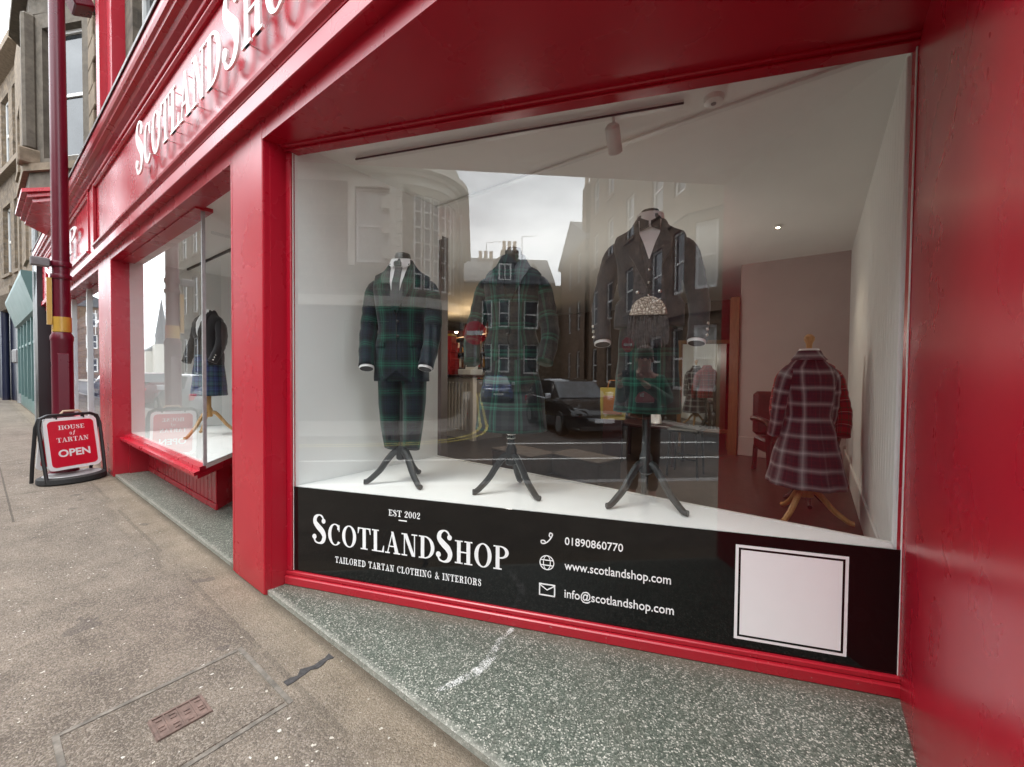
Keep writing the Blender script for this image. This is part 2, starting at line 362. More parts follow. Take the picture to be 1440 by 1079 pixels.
b = NB('mirror'); b.bsdf((0.75, 0.76, 0.74), 0.03, 0.5, metal=1.0)
def emis(name, col, st):
    b = NB(name); b.bsdf((0.8, 0.8, 0.8), 0.4, emis=col, estr=st)
emis('lamp_glow', (1.0, 0.80, 0.52), 14)
emis('shelf_glow', (1.0, 0.66, 0.32), 5)

# ------------------------------------------------------------------ mesh builder
class MB:
    def __init__(s): s.v = []; s.f = []; s.uv = []
    def add(s, vs, fs, uvs=None):
        o = len(s.v); s.v += [tuple(v) for v in vs]
        s.uv += list(uvs) if uvs else [(v[0] + v[1], v[2]) for v in map(tuple, vs)]
        s.f += [tuple(i + o for i in f) for f in fs]; return s
    def box(s, x0, x1, y0, y1, z0, z1, M=None, bev=0):
        if bev:
            k = bev
            bm = bmesh.new(); bmesh.ops.create_cube(bm, size=1)
            for v in bm.verts: v.co = Vector(((x0 + x1) / 2 + v.co.x * (x1 - x0), (y0 + y1) / 2 + v.co.y * (y1 - y0), (z0 + z1) / 2 + v.co.z * (z1 - z0)))
            bmesh.ops.bevel(bm, geom=list(bm.edges), offset=k, segments=1, affect='EDGES')
            bm.verts.index_update(); vs = [v.co.copy() for v in bm.verts]; fs = [[v.index for v in f.verts] for f in bm.faces]; bm.free()
        else:
            vs = [Vector((x, y, z)) for z in (z0, z1) for y in (y0, y1) for x in (x0, x1)]
            fs = [(0, 2, 3, 1), (4, 5, 7, 6), (0, 1, 5, 4), (2, 6, 7, 3), (0, 4, 6, 2), (1, 3, 7, 5)]
        if M is not None: vs = [M @ v for v in vs]
        return s.add(vs, fs)
    def poly(s, pts, z0, z1, M=None):                        # extrude a plan polygon (ccw)
        n = len(pts)
        vs = [Vector((p[0], p[1], z)) for z in (z0, z1) for p in pts]
        if M is not None: vs = [M @ v for v in vs]
        fs = [tuple(range(n - 1, -1, -1)), tuple(range(n, 2 * n))] + [(i, (i + 1) % n, n + (i + 1) % n, n + i) for i in range(n)]
        return s.add(vs, fs)
    def prof(s, pts, x0, x1):                                 # profile (y,z) run along x
        n = len(pts)
        vs = [Vector((x, p[0], p[1])) for x in (x0, x1) for p in pts]
        fs = [(i, (i + 1) % n, n + (i + 1) % n, n + i) for i in range(n)] + [tuple(range(n - 1, -1, -1)), tuple(range(n, 2 * n))]
        return s.add(vs, fs)
    def loft(s, rings, closed=True, cap0=True, cap1=True, uvs=None):
        n = len(rings[0]); vs = [Vector(p) for r in rings for p in r]
        fs = []
        m_ = n if closed else n - 1
        for i in range(len(rings) - 1):
            for j in range(m_):
                a, b_ = i * n + j, i * n + (j + 1) % n
                fs.append((a, b_, b_ + n, a + n))
        if closed and cap0: fs.append(tuple(range(n - 1, -1, -1)))
        if closed and cap1: fs.append(tuple((len(rings) - 1) * n + j for j in range(n)))
        return s.add(vs, fs, uvs)
    def tube(s, pts, rad, seg=10, cap=True, flat=1.0):
        pts = [Vector(p) for p in pts]; n = len(pts)
        if not hasattr(rad, '__len__'): rad = [rad] * n
        rings = []; uvs = []; up = None; acc = 0
        for i, p in enumerate(pts):
            t = (pts[min(i + 1, n - 1)] - pts[max(i - 1, 0)]).normalized()
            if up is None:
                up = Vector((0, 0, 1)) if abs(t.z) < 0.9 else Vector((0, -1, 0))
            a = t.cross(up).normalized(); c = a.cross(t).normalized(); up = c
            if i: acc += (pts[i] - pts[i - 1]).length
            rings.append([p + a * math.cos(2 * math.pi * k / seg) * rad[i] + c * math.sin(2 * math.pi * k / seg) * rad[i] * flat for k in range(seg)])
            uvs += [(2 * abs(k / seg - .5) * math.pi * max(rad), -acc) for k in range(seg)]
        return s.loft(rings, True, cap, cap, uvs)
    def lathe(s, prof, c=(0, 0), seg=20, M=None):
        rings = []
        for r_, z in prof:
            rings.append([Vector((c[0] + r_ * math.cos(2 * math.pi * k / seg), c[1] + r_ * math.sin(2 * math.pi * k / seg), z)) for k in range(seg)])
        if M is not None: rings = [[M @ p for p in r_] for r_ in rings]
        return s.loft(rings)
    def ball(s, c, r_, seg=10, rg=7, sc=(1, 1, 1)):
        rings = []
        for i in range(1, rg):
            a = -math.pi / 2 + math.pi * i / rg
            rings.append([Vector((c[0] + r_ * sc[0] * math.cos(a) * math.cos(2 * math.pi * k / seg), c[1] + r_ * sc[1] * math.cos(a) * math.sin(2 * math.pi * k / seg), c[2] + r_ * sc[2] * math.sin(a))) for k in range(seg)])
        return s.loft(rings)
    def mesh(s, name):
        me = bpy.data.meshes.new(name); me.from_pydata(s.v, [], s.f)
        ul = me.uv_layers.new(name='UVMap')
        for lp in me.loops: ul.data[lp.index].uv = s.uv[lp.vertex_index]
        return me
    def build(s, name, mat, parent=None, smooth=False, recalc=True, loc=None, rz=None):
        me = s.mesh(name)
        if recalc:
            bm = bmesh.new(); bm.from_mesh(me); bmesh.ops.recalc_face_normals(bm, faces=bm.faces); bm.to_mesh(me); bm.free()
        if smooth:
            me.polygons.foreach_set('use_smooth', [True] * len(me.polygons))
            if smooth != 'all': me.set_sharp_from_angle(angle=R(38))
        me.materials.append(MATS[mat])
        o = bpy.data.objects.new(name, me); COL.objects.link(o)
        if parent is not None: o.parent = parent
        if loc is not None: o.location = loc
        if rz is not None: o.rotation_euler = (0, 0, rz)
        return o
def tag(o, label=None, cat=None, group=None, kind=None):
    if label: o['label'] = label
    if cat: o['category'] = cat
    if group: o['group'] = group
    if kind: o['kind'] = kind
    return o
def thing(name, label, cat, loc=(0, 0, 0), rz=0, group=None):
    o = bpy.data.objects.new(name, None); COL.objects.link(o); o.location = loc; o.rotation_euler = (0, 0, rz); o.empty_display_size = 0.2
    return tag(o, label, cat, group)
def bx(name, mat, parent, *a, bev=0): return MB().box(*a, bev=bev).build(name, mat, parent)
def share(o, parent, loc=None, name=None):
    c = o.copy(); COL.objects.link(c); c.parent = parent
    if loc is not None: c.location = loc
    return c
def struct(name, mb, mat): return tag(mb.build(name, mat), kind='structure')

# window plane frame: s runs to the right along the glass, n points into the shop
DW = R(21.126)
WD = Vector((math.cos(DW), math.sin(DW), 0)); WN = Vector((-math.sin(DW), math.cos(DW), 0)); W0 = Vector((-2.909, 0.158, 0))
WM = Matrix(((WD.x, WN.x, 0, W0.x), (WD.y, WN.y, 0, W0.y), (0, 0, 1, 0), (0, 0, 0, 1)))   # local (s, n, z) -> world
def frameM(O, U, N):
    "local (s, out, z) -> world; N is the outward normal"
    U = Vector(U); N = Vector(N); O = Vector(O)
    return Matrix(((U.x, N.x, 0, O.x), (U.y, N.y, 0, O.y), (U.z, N.z, 1, O.z), (0, 0, 0, 1)))

# ------------------------------------------------------------------ lettering: high-contrast serif capitals made of strokes
TH, HA = 0.185, 0.05
def cr_path(P, k=8):
    P = [P[0]] + P + [P[-1]]; o = []
    for i in range(1, len(P) - 2):
        p0, p1, p2, p3 = P[i - 1], P[i], P[i + 1], P[i + 2]
        for j in range(k):
            t = j / k
            o.append(tuple(0.5 * (2 * b_ + (c - a) * t + (2 * a - 5 * b_ + 4 * c - d) * t * t + (3 * b_ - a - 3 * c + d) * t ** 3) for a, b_, c, d in zip(p0, p1, p2, p3)))
    o.append(P[-2]); return o
def stroke(P, k=8):                                          # P: (x, y, width)
    Q = cr_path(P, k); out = []
    for i, (x, y, w_) in enumerate(Q):
        x0, y0, _ = Q[max(i - 1, 0)]; x1, y1, _ = Q[min(i + 1, len(Q) - 1)]
        dx, dy = x1 - x0, y1 - y0; d = math.hypot(dx, dy) or 1
        out.append(((x - dy / d * w_ / 2, y + dx / d * w_ / 2), (x + dy / d * w_ / 2, y - dx / d * w_ / 2)))
    return out
def rc(x0, x1, y0, y1): return [((x0, y0), (x1, y0)), ((x0, y1), (x1, y1))]
def ring(cx, cy, rx, ry, a0=0, a1=360, n=28, tx=TH, ty=HA):
    o = []
    for i in range(n + 1):
        a = R(a0 + (a1 - a0) * i / n); c, s_ = math.cos(a), math.sin(a)
        o.append(((cx + rx * c, cy + ry * s_), (cx + (rx - tx) * c, cy + (ry - ty) * s_)))
    return o
def disc(cx, cy, r_, n=8): return [((cx + r_ * math.cos(math.pi * i / n), cy + r_ * math.sin(math.pi * i / n)), (cx + r_ * math.cos(math.pi * i / n), cy - r_ * math.sin(math.pi * i / n))) for i in range(n + 1)]
def stem(x, y0=0, y1=1, w_=TH, sb=True, st=True):
    o = [rc(x - w_ / 2, x + w_ / 2, y0, y1)]
    e = 0.105
    if sb: o.append(rc(x - w_ / 2 - e, x + w_ / 2 + e, y0, y0 + HA))
    if st: o.append(rc(x - w_ / 2 - e, x + w_ / 2 + e, y1 - HA, y1))
    return o
def glyph(c):
    if c == ' ': return 0.36, []
    if c == 'I': return 0.42, stem(0.21)
    if c == 'H': return 0.92, stem(0.22) + stem(0.70) + [rc(0.22, 0.70, 0.48, 0.53)]
    if c == 'T': return 0.78, stem(0.39, st=False) + [rc(0.02, 0.76, 0.95, 1.0), [((0.02, 0.72), (0.05, 0.72)), ((0.02, 0.96), (0.12, 0.96))], [((0.73, 0.72), (0.76, 0.72)), ((0.66, 0.96), (0.76, 0.96))]]
    if c == 'L': return 0.72, stem(0.21) + [rc(0.21, 0.70, 0, HA), [((0.58, 0.04), (0.70, 0.04)), ((0.67, 0.30), (0.70, 0.30))]]
    if c == 'E': return 0.74, stem(0.21) + [rc(0.21, 0.70, 0, HA), rc(0.21, 0.68, 1 - HA, 1), rc(0.21, 0.52, 0.48, 0.53), [((0.58, 0.04), (0.70, 0.04)), ((0.67, 0.28), (0.70, 0.28))], [((0.65, 0.74), (0.68, 0.74)), ((0.57, 0.96), (0.68, 0.96))], [((0.50, 0.38), (0.53, 0.38)), ((0.50, 0.63), (0.53, 0.63))]]
    if c == 'A': return 0.84, [[((0.10, 0), (0.155, 0)), ((0.38, 1), (0.43, 1))], [((0.56, 0), (0.76, 0)), ((0.34, 1), (0.46, 1))], rc(0.19, 0.58, 0.30, 0.35), rc(0.0, 0.26, 0, HA), rc(0.47, 0.84, 0, HA)]
    if c == 'N': return 0.90, [rc(0.15, 0.205, 0, 1), rc(0.70, 0.755, 0, 1), [((0.59, 0.0), (0.755, 0.0)), ((0.12, 1.0), (0.32, 1.0))], rc(0.02, 0.33, 0, HA), rc(0.57, 0.88, 1 - HA, 1), rc(0.02, 0.2, 1 - HA, 1)]
    if c == 'D': return 0.86, stem(0.21) + [ring(0.32, 0.5, 0.52, 0.5, -90, 90)]
    if c == 'P': return 0.76, stem(0.21) + [ring(0.34, 0.735, 0.40, 0.265, -90, 90, tx=0.17), rc(0.21, 0.35, 0.47, 0.52), rc(0.21, 0.35, 1 - HA, 1)]
    if c == 'R': return 0.86, stem(0.21) + [ring(0.34, 0.745, 0.38, 0.255, -90, 90, tx=0.17), rc(0.21, 0.35, 0.49, 0.54), rc(0.21, 0.35, 1 - HA, 1), stroke([(0.42, 0.50, .06), (0.60, 0.36, .17), (0.66, 0.10, .15), (0.80, 0.03, .05)])]
    if c == 'O': return 0.90, [ring(0.45, 0.5, 0.42, 0.52)]
    if c in 'CG':
        o = [ring(0.45, 0.5, 0.42, 0.52, 48, 318), [((0.68, 0.66), (0.72, 0.66)), ((0.66, 0.97), (0.72, 0.97))], disc(0.66, 0.80, 0.075)]
        if c == 'G': return 0.92, o[:1] + [rc(0.60, 0.60 + TH, 0.06, 0.44), rc(0.50, 0.88, 0.41, 0.46), [((0.68, 0.66), (0.72, 0.66)), ((0.66, 0.97), (0.72, 0.97))]]
        return 0.80, o
    if c == 'U': return 0.88, stem(0.21, 0.28, sb=False) + [rc(0.66, 0.71, 0.28, 1), rc(0.54, 0.83, 1 - HA, 1), ring(0.415, 0.30, 0.297, 0.32, 180, 360, tx=0.12)]
    if c == 'S': return 0.66, [stroke([(0.53, 0.78, .05), (0.45, 0.94, .06), (0.31, 0.99, .05), (0.155, 0.90, .13), (0.13, 0.73, .165), (0.28, 0.57, .20), (0.45, 0.43, .20), (0.535, 0.26, .165), (0.47, 0.08, .13), (0.30, 0.01, .05), (0.14, 0.06, .06), (0.07, 0.22, .05)], 6), disc(0.51, 0.79, 0.085), disc(0.10, 0.22, 0.09)]
    if c == '&': return 0.92, [stroke([(0.85, 0.50, .05), (0.70, 0.30, .05), (0.48, 0.05, .07), (0.25, 0.0, .10), (0.10, 0.2, .15), (0.25, 0.45, .07), (0.45, 0.62, .05), (0.50, 0.82, .10), (0.36, 0.98, .05), (0.24, 0.82, .12), (0.38, 0.52, .15), (0.62, 0.2, .17), (0.86, 0.02, .08)], 6)]
    if c == '2': return 0.62, [stroke([(0.10, 0.78, .05), (0.18, 0.93, .06), (0.32, 0.98, .06), (0.48, 0.86, .15), (0.47, 0.66, .16), (0.30, 0.40, .09), (0.10, 0.14, .07)], 6), rc(0.06, 0.56, 0.0, 0.15), disc(0.14, 0.76, 0.085)]
    if c == '0': return 0.66, [ring(0.33, 0.5, 0.29, 0.5, tx=0.15)]
    if c == 'f': return 0.44, [stroke([(0.50, 0.92, .05), (0.42, 0.97, .06), (0.30, 0.72, .11), (0.20, 0.2, .11), (0.06, -0.16, .06), (-0.04, -0.12, .05)], 5), rc(0.10, 0.46, 0.60, 0.65)]
    if c == 'o': return 0.50, [ring(0.24, 0.33, 0.20, 0.33, tx=0.10)]
    return 0.5, []
def put_strips(mb, strips, M, x0, y0, sx, sy, th, off=0.0):
    "flat strokes -> extruded, each stroke a hair prouder than the one before"
    for i, st in enumerate(strips):
        z1 = off + th + 0.00025 * i
        vs = []; n = len(st)
        for z in (off, z1):
            for a, b_ in st:
                vs.append(M @ Vector((x0 + a[0] * sx, z, y0 + a[1] * sy))); vs.append(M @ Vector((x0 + b_[0] * sx, z, y0 + b_[1] * sy)))
        fs = []; k = 2 * n
        for j in range(n - 1):
            q = 2 * j
            fs += [(q, q + 1, q + 3, q + 2), (k + q, k + q + 2, k + q + 3, k + q + 1), (q, q + 2, k + q + 2, k + q), (q + 1, k + q + 1, k + q + 3, q + 3)]
        fs += [(0, k, k + 1, 1), (k - 2, k - 1, 2 * k - 1, 2 * k - 2)]
        mb.add(vs, fs)
def hair(v):
    global HA
    HA = v
def text_width(t, sp=0.06): return sum(glyph(c)[0] + sp for c in t) - sp
def serif_text(t, M, x0, y0, h, width, th, sp=0.06, off=0):
    "whole word in one builder"
    mb = MB(); k = width / text_width(t, sp); x = x0
    for c in t:
        w_, st = glyph(c)
        put_strips(mb, st, M, x, y0, k, h, th, off); x += (w_ + sp) * k
    return mb
def logo_letters(t, bigs, M, x0, y0, h, width, th, mat, parent, sp=0.05, big=1.39, off=0):
    tot = sum(glyph(c)[0] * (big if i in bigs else 1) + sp for i, c in enumerate(t)) - sp
    k = width / tot; x = x0
    for i, c in enumerate(t):
        w_, st = glyph(c); g = big if i in bigs else 1
        mb = MB(); put_strips(mb, st, M, x, y0 - (0.03 * h if g > 1 else 0), k * g, h * g, th, off)
        if off > 0.01:
            for q_ in (st[0][0], st[0][-1]):
                cx_ = (q_[0][0] + q_[1][0]) / 2; cy_ = (q_[0][1] + q_[1][1]) / 2
                mb.tube([M @ Vector((x + cx_ * k * g, d_, y0 + min(.93, max(.05, cy_)) * h * g)) for d_ in (0.0, off + .002)], .004, 6)
        mb.build('letter', mat, parent); x += (w_ * g + sp) * k
def sans_text(t, M, x0, y0, h, width, th, mat, name, parent, bold=0.0, off=0.0):
    cu = bpy.data.curves.new('txt', 'FONT'); cu.body = t; cu.size = 1.0; cu.extrude = 0.5; cu.offset = bold; cu.resolution_u = 3
    ob = bpy.data.objects.new('txt', cu); COL.objects.link(ob)
    me = bpy.data.meshes.new_from_object(ob.evaluated_get(bpy.context.evaluated_depsgraph_get()))
    bpy.data.objects.remove(ob); bpy.data.curves.remove(cu)
    xs = [v.co.x for v in me.vertices]; a, b_ = min(xs), max(xs)
    ks = width / (b_ - a); kh = h / 0.73
    for v in me.vertices:
        v.co = M @ Vector((x0 + (v.co.x - a) * ks, off + (v.co.z + 0.5) * th, y0 + v.co.y * kh))
    me.materials.clear(); me.materials.append(MATS[mat])
    bm = bmesh.new(); bm.from_mesh(me); bmesh.ops.recalc_face_normals(bm, faces=bm.faces); bm.to_mesh(me); bm.free()
    o = bpy.data.objects.new(name, me); COL.objects.link(o); o.parent = parent
    return o
# ------------------------------------------------------------------ setting: ground
struct('road', MB().box(-300, 300, -300, 60, -0.4, -0.12), 'road_asphalt')
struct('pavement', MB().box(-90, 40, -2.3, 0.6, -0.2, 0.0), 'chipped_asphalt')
struct('opposite_pavement', MB().poly([(-90, -40), (-1.9, -40), (-1.9, -8.4), (-2.1, -7.5), (-2.8, -6.8), (-4.0, -6.5), (-90, -6.5)], -0.2, 0.0), 'paving_slabs')
struct('side_street_pavement', MB().poly([(4.15, -60), (60, -60), (60, -6.0), (6.2, -6.0), (5.0, -6.3), (4.4, -7.0), (4.15, -8.0)], -0.2, 0.004), 'paving_slabs')
kb = tag(MB().box(-90, 40, -2.46, -2.3, -0.3, 0.004).build('kerb', 'granite_kerb'), kind='structure')
tz1 = struct('threshold', MB().poly([(-2.902, 0.02), (0.34, 0.02), (0.34, 1.42), (-2.902, 0.17)], -0.06, 0.03), 'terrazzo')
tz2 = struct('entrance_threshold', MB().poly([(-7.76, 0.02), (-3.44, 0.02), (-3.44, 2.1), (-7.76, 2.1)], -0.06, 0.03), 'terrazzo')
# white scuff of spilt paint on the terrazzo
mb = MB(); pth = [(-1.52, 0.66, 0.05), (-1.30, 0.50, 0.09), (-1.16, 0.30, 0.06), (-1.22, 0.17, 0.03)]
# service cover in the pavement
cov = thing('service_cover', 'rectangular inspection cover set in the pavement with a small iron lettered plate', 'manhole cover', (-2.155, -0.63, 0))
x0, x1, y0, y1 = -0.295, 0.295, -0.34, 0.34
mb = MB()
for a in ((x0, x1, y1 - .020, y1), (x0, x1, y0, y0 + .020), (x0, x0 + .020, y0 + .021, y1 - .029), (x1 - .020, x1, y0 + .021, y1 - .029)):
    mb.box(*a, -0.02, 0.004)
mb.build('frame', 'pebble_base', cov)
MB().box(x0 + .030, x1 - .030, y0 + .030, y1 - .030, -0.03, 0.003).build('lid', 'chipped_asphalt', cov)
pm = MB(); pm.box(-0.075, 0.075, -0.09, 0.10, -0.01, 0.006)
ip = pm.build('iron_plate', 'cast_iron', cov)
mb = MB()
for yy in (-0.087, 0.088): mb.box(-0.075, 0.075, yy, yy + .010, 0.0062, 0.011)
for xx in (-0.075, 0.065): mb.box(xx, xx + .010, -0.076, 0.087, 0.0062, 0.0108)
for k in range(3): mb.box(-0.064, 0.064, -0.042 + k * .046, -0.037 + k * .046, 0.0062, 0.010)
for k in range(4):
    for j in range(5):
        if (k * 5 + j) % 3 != 1: mb.box(-0.055 + j * .023, -0.04 + j * .023, -0.07 + k * .045, -0.050 + k * .045, 0.0062, 0.0095)
mb.build('raised_pattern', 'cast_iron', ip)
tp = []
random.seed(3)
for i in range(9):
    t = i / 8; tp.append((-1.99 - .02 * t + random.uniform(-.012, .012), -0.265 + .235 * t, 0.009 + random.uniform(0, .020)))
mb = MB()
vs = [(x + s * wd, y, z) for x, y, wd in tp for s in (-1, 1) for z in (0.0005, 0.004)]
L4 = [[Vector((x - wd, y, -.01)), Vector((x - wd, y, .004)), Vector((x + wd, y, .004)), Vector((x + wd, y, -.01))] for x, y, wd in tp]
MB().loft(L4).build('tar_patch', 'tarry_black'); tag(bpy.data.objects['tar_patch'], kind='structure')

# road markings seen by reflection
def sheet(pts, wd, mat, z=-0.116):
    mbk = MB(); rings = []
    for i, p in enumerate(pts):
        a = Vector(pts[max(i - 1, 0)]); b_ = Vector(pts[min(i + 1, len(pts) - 1)]); d = (b_ - a).normalized(); n_ = Vector((-d.y, d.x))
        q = Vector(p); rings.append([Vector((*(q + n_ * wd / 2), z)), Vector((*(q - n_ * wd / 2), z))])
    mbk.loft(rings, closed=False); return tag(mbk.build('road_marking', mat), kind='structure')
arc = [(-1.45, -30), (-1.45, -20), (-1.45, -12), (-1.45, -10), (-1.45, -9.0), (-1.6, -7.8), (-2.0, -6.95), (-2.8, -6.35), (-4, -6.1), (-5.2, -6.05), (-7, -6.05), (-12, -6.05), (-30, -6.05)]
arc2 = [(-1.25, -30), (-1.25, -20), (-1.25, -12), (-1.25, -10), (-1.25, -8.9), (-1.4, -7.6), (-1.85, -6.7), (-2.7, -6.1), (-4, -5.86), (-5.2, -5.83), (-7, -5.83), (-12, -5.83), (-30, -5.83)]
sheet(cr_path(arc, 6), 0.09, 'yellow_line'); sheet(cr_path(arc2, 6), 0.09, 'yellow_line')
sheet([(-0.9, -6.05), (4.1, -6.05)], 0.14, 'road_white')
sheet([(-40, -4.4), (20, -4.4)], 0.10, 'road_white')

# ------------------------------------------------------------------ the red shop
SHOP = thing('shop_building', 'red painted corner shop front with white raised lettering and splayed display window', 'shop', (0, 0, 0))
RED = 'red_paint'
def part(name, mat, mb, parent=None, smooth=False): return mb.build(name, mat, parent or SHOP, smooth)
# pilasters
def pilaster(xl, xr, ret=0.0, inner=1.9):
    mb = MB().box(xl, xr, 0.012, inner, 0.0, 3.114)
    p = part('pilaster', RED, mb)
    MB().box(xl + .045, xr - .004, 0.0, 0.03, 0.0, 3.112, bev=0.006).build('face_panel', RED, p)
    MB().box(xl, xl + .038, 0.003, 0.03, 0.0, 3.112, bev=0.006).build('edge_bead', RED, p)
    return p
p1 = pilaster(-3.455, -2.9, inner=1.502)
MB().box(-2.93, -2.893, 0.045, 0.12, 0.0, 3.0).build('reveal_board', RED, p1)
pilaster(-8.70, -7.76, inner=1.8)
pilaster(-14.95, -14.40, inner=1.8)
# right hand pier whose return closes the recess
p = part('pier', RED, MB().box(0.335, 1.2, 0.0, 1.46, 0.0, 3.114))
# architrave, fascia, cornice
X0, X1 = -16.2, 3.0
part('beam', RED, MB().box(X0, X1, 0.002, 0.165, 3.0, 3.2))
part('architrave', RED, MB().prof([(0.1, 3.116), (-0.066, 3.116), (-0.072, 3.122), (-0.072, 3.218), (-0.064, 3.226), (-0.064, 3.234), (0.1, 3.234)], X0, X1))
fas = part('fascia', RED, MB().box(X0, X1, -0.04, 0.12, 3.2341, 4.22))
def panel_frame(xa, xb):
    f = MB()
    f.prof([(-0.0405, 3.236), (-0.068, 3.236), (-0.068, 3.25), (-0.094, 3.268), (-0.098, 3.285), (-0.082, 3.297), (-0.0405, 3.297)], xa, xb)
    f.prof([(-0.0405, 4.13), (-0.06, 4.13), (-0.075, 4.15), (-0.075, 4.165), (-0.0405, 4.19)], xa, xb)
    o = f.build('panel_moulding', RED, fas)
    for x in (xa - .05, xb):
        MB().box(x, x + .05, -0.078, -0.0402, 3.237, 4.19, bev=0.008).build('panel_stile', RED, fas)
panel_frame(-8.42, 1.6); panel_frame(-14.9, -8.92)
MB().box(-8.868, -8.472, -0.062, -0.0401, 3.237, 4.19).build('panel_block', RED, fas)
cor = part('cornice', RED, MB().prof([(0.12, 4.19), (-0.082, 4.195), (-0.086, 4.20), (-0.086, 4.228), (-0.068, 4.238), (-0.066, 4.275), (-0.11, 4.30), (-0.125, 4.335), (-0.165, 4.345), (-0.168, 4.37), (-0.19, 4.385), (-0.20, 4.42), (-0.205, 4.452), (-0.205, 4.495), (0.12, 4.53)], X0, X1))
MB().prof([(0.12, 4.534), (-0.214, 4.498), (-0.214, 4.47), (-0.220, 4.47), (-0.220, 4.505), (0.12, 4.543)], X0, X1).build('lead_flashing', 'lead', cor)
# raised lettering on stand-off pins
FM = frameM((0, -0.04, 0), (1, 0, 0), (0, -1, 0))
logo_letters('SCOTLANDSHOP', (0, 8), FM, -5.72, 3.51, 0.372, 3.70, 0.014, 'letter_white', fas, off=0.048)
# partly hidden white lettering on the next panel
lm = serif_text('SHOP', FM, -10.72 - 3.9, 3.5, 0.42, 4.8, 0.014, off=0.048); lm.build('raised_word', 'letter_white', fas)

# splayed recess: soffit, rails, glass
part('soffit', RED, MB().poly([(-2.9, 0.1651), (-2.9, 0.25), (0.335, 1.50), (0.335, 0.1651)], 3.001, 3.06))
wf = part('window_frame', RED, MB().box(0.0, 3.49, -0.040, 0.05, 0.03, 0.088, WM, bev=0.006).box(0.0, 3.49, -0.022, 0.05, 0.0895, 0.118, WM, bev=0.005))
MB().box(0.0, 3.50, -0.060, 0.04, 2.986, 3.03, WM, bev=0.006).box(0.0, 3.49, -0.034, 0.04, 2.972, 2.9855, WM, bev=0.003).build('head_rail', RED, wf)
MB().box(0.004, 0.047, -0.02, 0.04, 0.119, 2.9715, WM, bev=0.005).build('jamb', RED, wf)
MB().box(3.473, 3.512, -0.018, 0.04, 0.119, 2.9715, WM, bev=0.005).build('jamb', RED, wf)
for s_, wd in ((0.048, 0.004), (3.468, 0.004)): MB().box(s_, s_ + wd, -0.005, 0.001, 0.119, 2.97, WM).build('putty_line', 'white_paint', wf)
def quad(M, s0, s1, z0, z1, n=0.0): 
    mbq = MB(); mbq.add([M @ Vector((s0, n, z0)), M @ Vector((s1, n, z0)), M @ Vector((s1, n, z1)), M @ Vector((s0, n, z1))], [(0, 1, 2, 3)]); return mbq
gl = quad(WM, 0.047, 3.473, 0.702, 2.973).build('glass_pane', 'shop_glass', wf)
pan = part('lettered_panel', 'vinyl_black', MB().box(0.047, 3.473, -0.003, -0.0008, 0.1185, 0.7015, WM))
pan['label'] = 'glossy black panel with white shop lettering and contact details'
WO = frameM(W0, WD, -WN)
TK = 0.0012
logo_letters('SCOTLANDSHOP', (0, 8), WO, 0.205, 0.336, 0.141, 1.395, TK, 'vinyl_white', pan, off=0.0031)
hair(0.10)
def words(t, x0, y0, h, width, sp, name):
    k_ = width / text_width(t, sp); x = x0
    for wd in t.split(' '):
        serif_text(wd, WO, x, y0, h, text_width(wd, sp) * k_, TK, sp=sp, off=0.0031).build(name, 'vinyl_white', pan)
        x += (text_width(wd, sp) + 2 * sp + glyph(' ')[0]) * k_
words('EST 2002', 0.795, 0.578, 0.040, 0.225, 0.06, 'date_word')
MB().box(0.868, 0.926, 0.0031, 0.0045, 0.552, 0.559, WO).build('dash', 'vinyl_white', pan)
words('TAILORED TARTAN CLOTHING & INTERIORS', 0.39, 0.219, 0.042, 1.038, 0.14, 'tag_word')
hair(0.05)
sans_text('01890860770', WO, 1.925, 0.533, 0.045, 0.317, TK, 'vinyl_white', 'phone_number', pan, 0.008, 0.0031)
sans_text('www.scotlandshop.com', WO, 1.925, 0.392, 0.050, 0.562, TK, 'vinyl_white', 'web_address', pan, 0.008, 0.0031)
sans_text('info@scotlandshop.com', WO, 1.927, 0.232, 0.050, 0.577, TK, 'vinyl_white', 'mail_address', pan, 0.008, 0.0031)
ic = MB()                                                   # telephone handset outline
put_strips(ic, [stroke([(-.7, .95, .2), (-.95, .7, .2), (-.55, -.1, .2), (.1, -.75, .2), (.75, -.95, .2), (.98, -.7, .2)], 5),
                stroke([(-.95, .85, .2), (-.55, .95, .2), (-.42, .5, .2), (-.62, .25, .2)], 5), stroke([(.9, -.9, .2), (.95, -.5, .2), (.5, -.42, .2), (.2, -.62, .2)], 5)][::1],
           WO @ Matrix.Translation((1.822, 0, 0.556)) @ Matrix.Scale(-1, 4, (1, 0, 0)), 0, 0, 0.034, 0.034, TK, 0.0031)
ic.build('phone_icon', 'vinyl_white', pan)
ic = MB()
put_strips(ic, [ring(0, 0, 1, 1, tx=.13, ty=.13), ring(0, 0, .52, .96, tx=.11, ty=.08), rc(-.92, .92, .28, .40), rc(-.92, .92, -.40, -.28)], WO, 1.824, 0.416, 0.043, 0.043, TK, 0.0031)
ic.build('globe_icon', 'vinyl_white', pan)
ic = MB()
put_strips(ic, [rc(-1, 1, .62, .78), rc(-1, 1, -.78, -.62), rc(-1, -.85, -.7, .7), rc(.85, 1, -.7, .7), stroke([(-.9, .6, .13), (0, 0.0, .13), (.9, .6, .13)], 1)], WO, 1.827, 0.259, 0.047, 0.045, TK, 0.0031)
ic.build('envelope_icon', 'vinyl_white', pan)
qr = MB().box(2.789, 3.270, 0.0031, 0.0041, 0.164, 0.644, WO).build('white_square', 'vinyl_white', pan)
mb = MB(); a0, a1, c0, c1, d, t = 2.789, 3.270, 0.164, 0.644, 0.014, 0.010
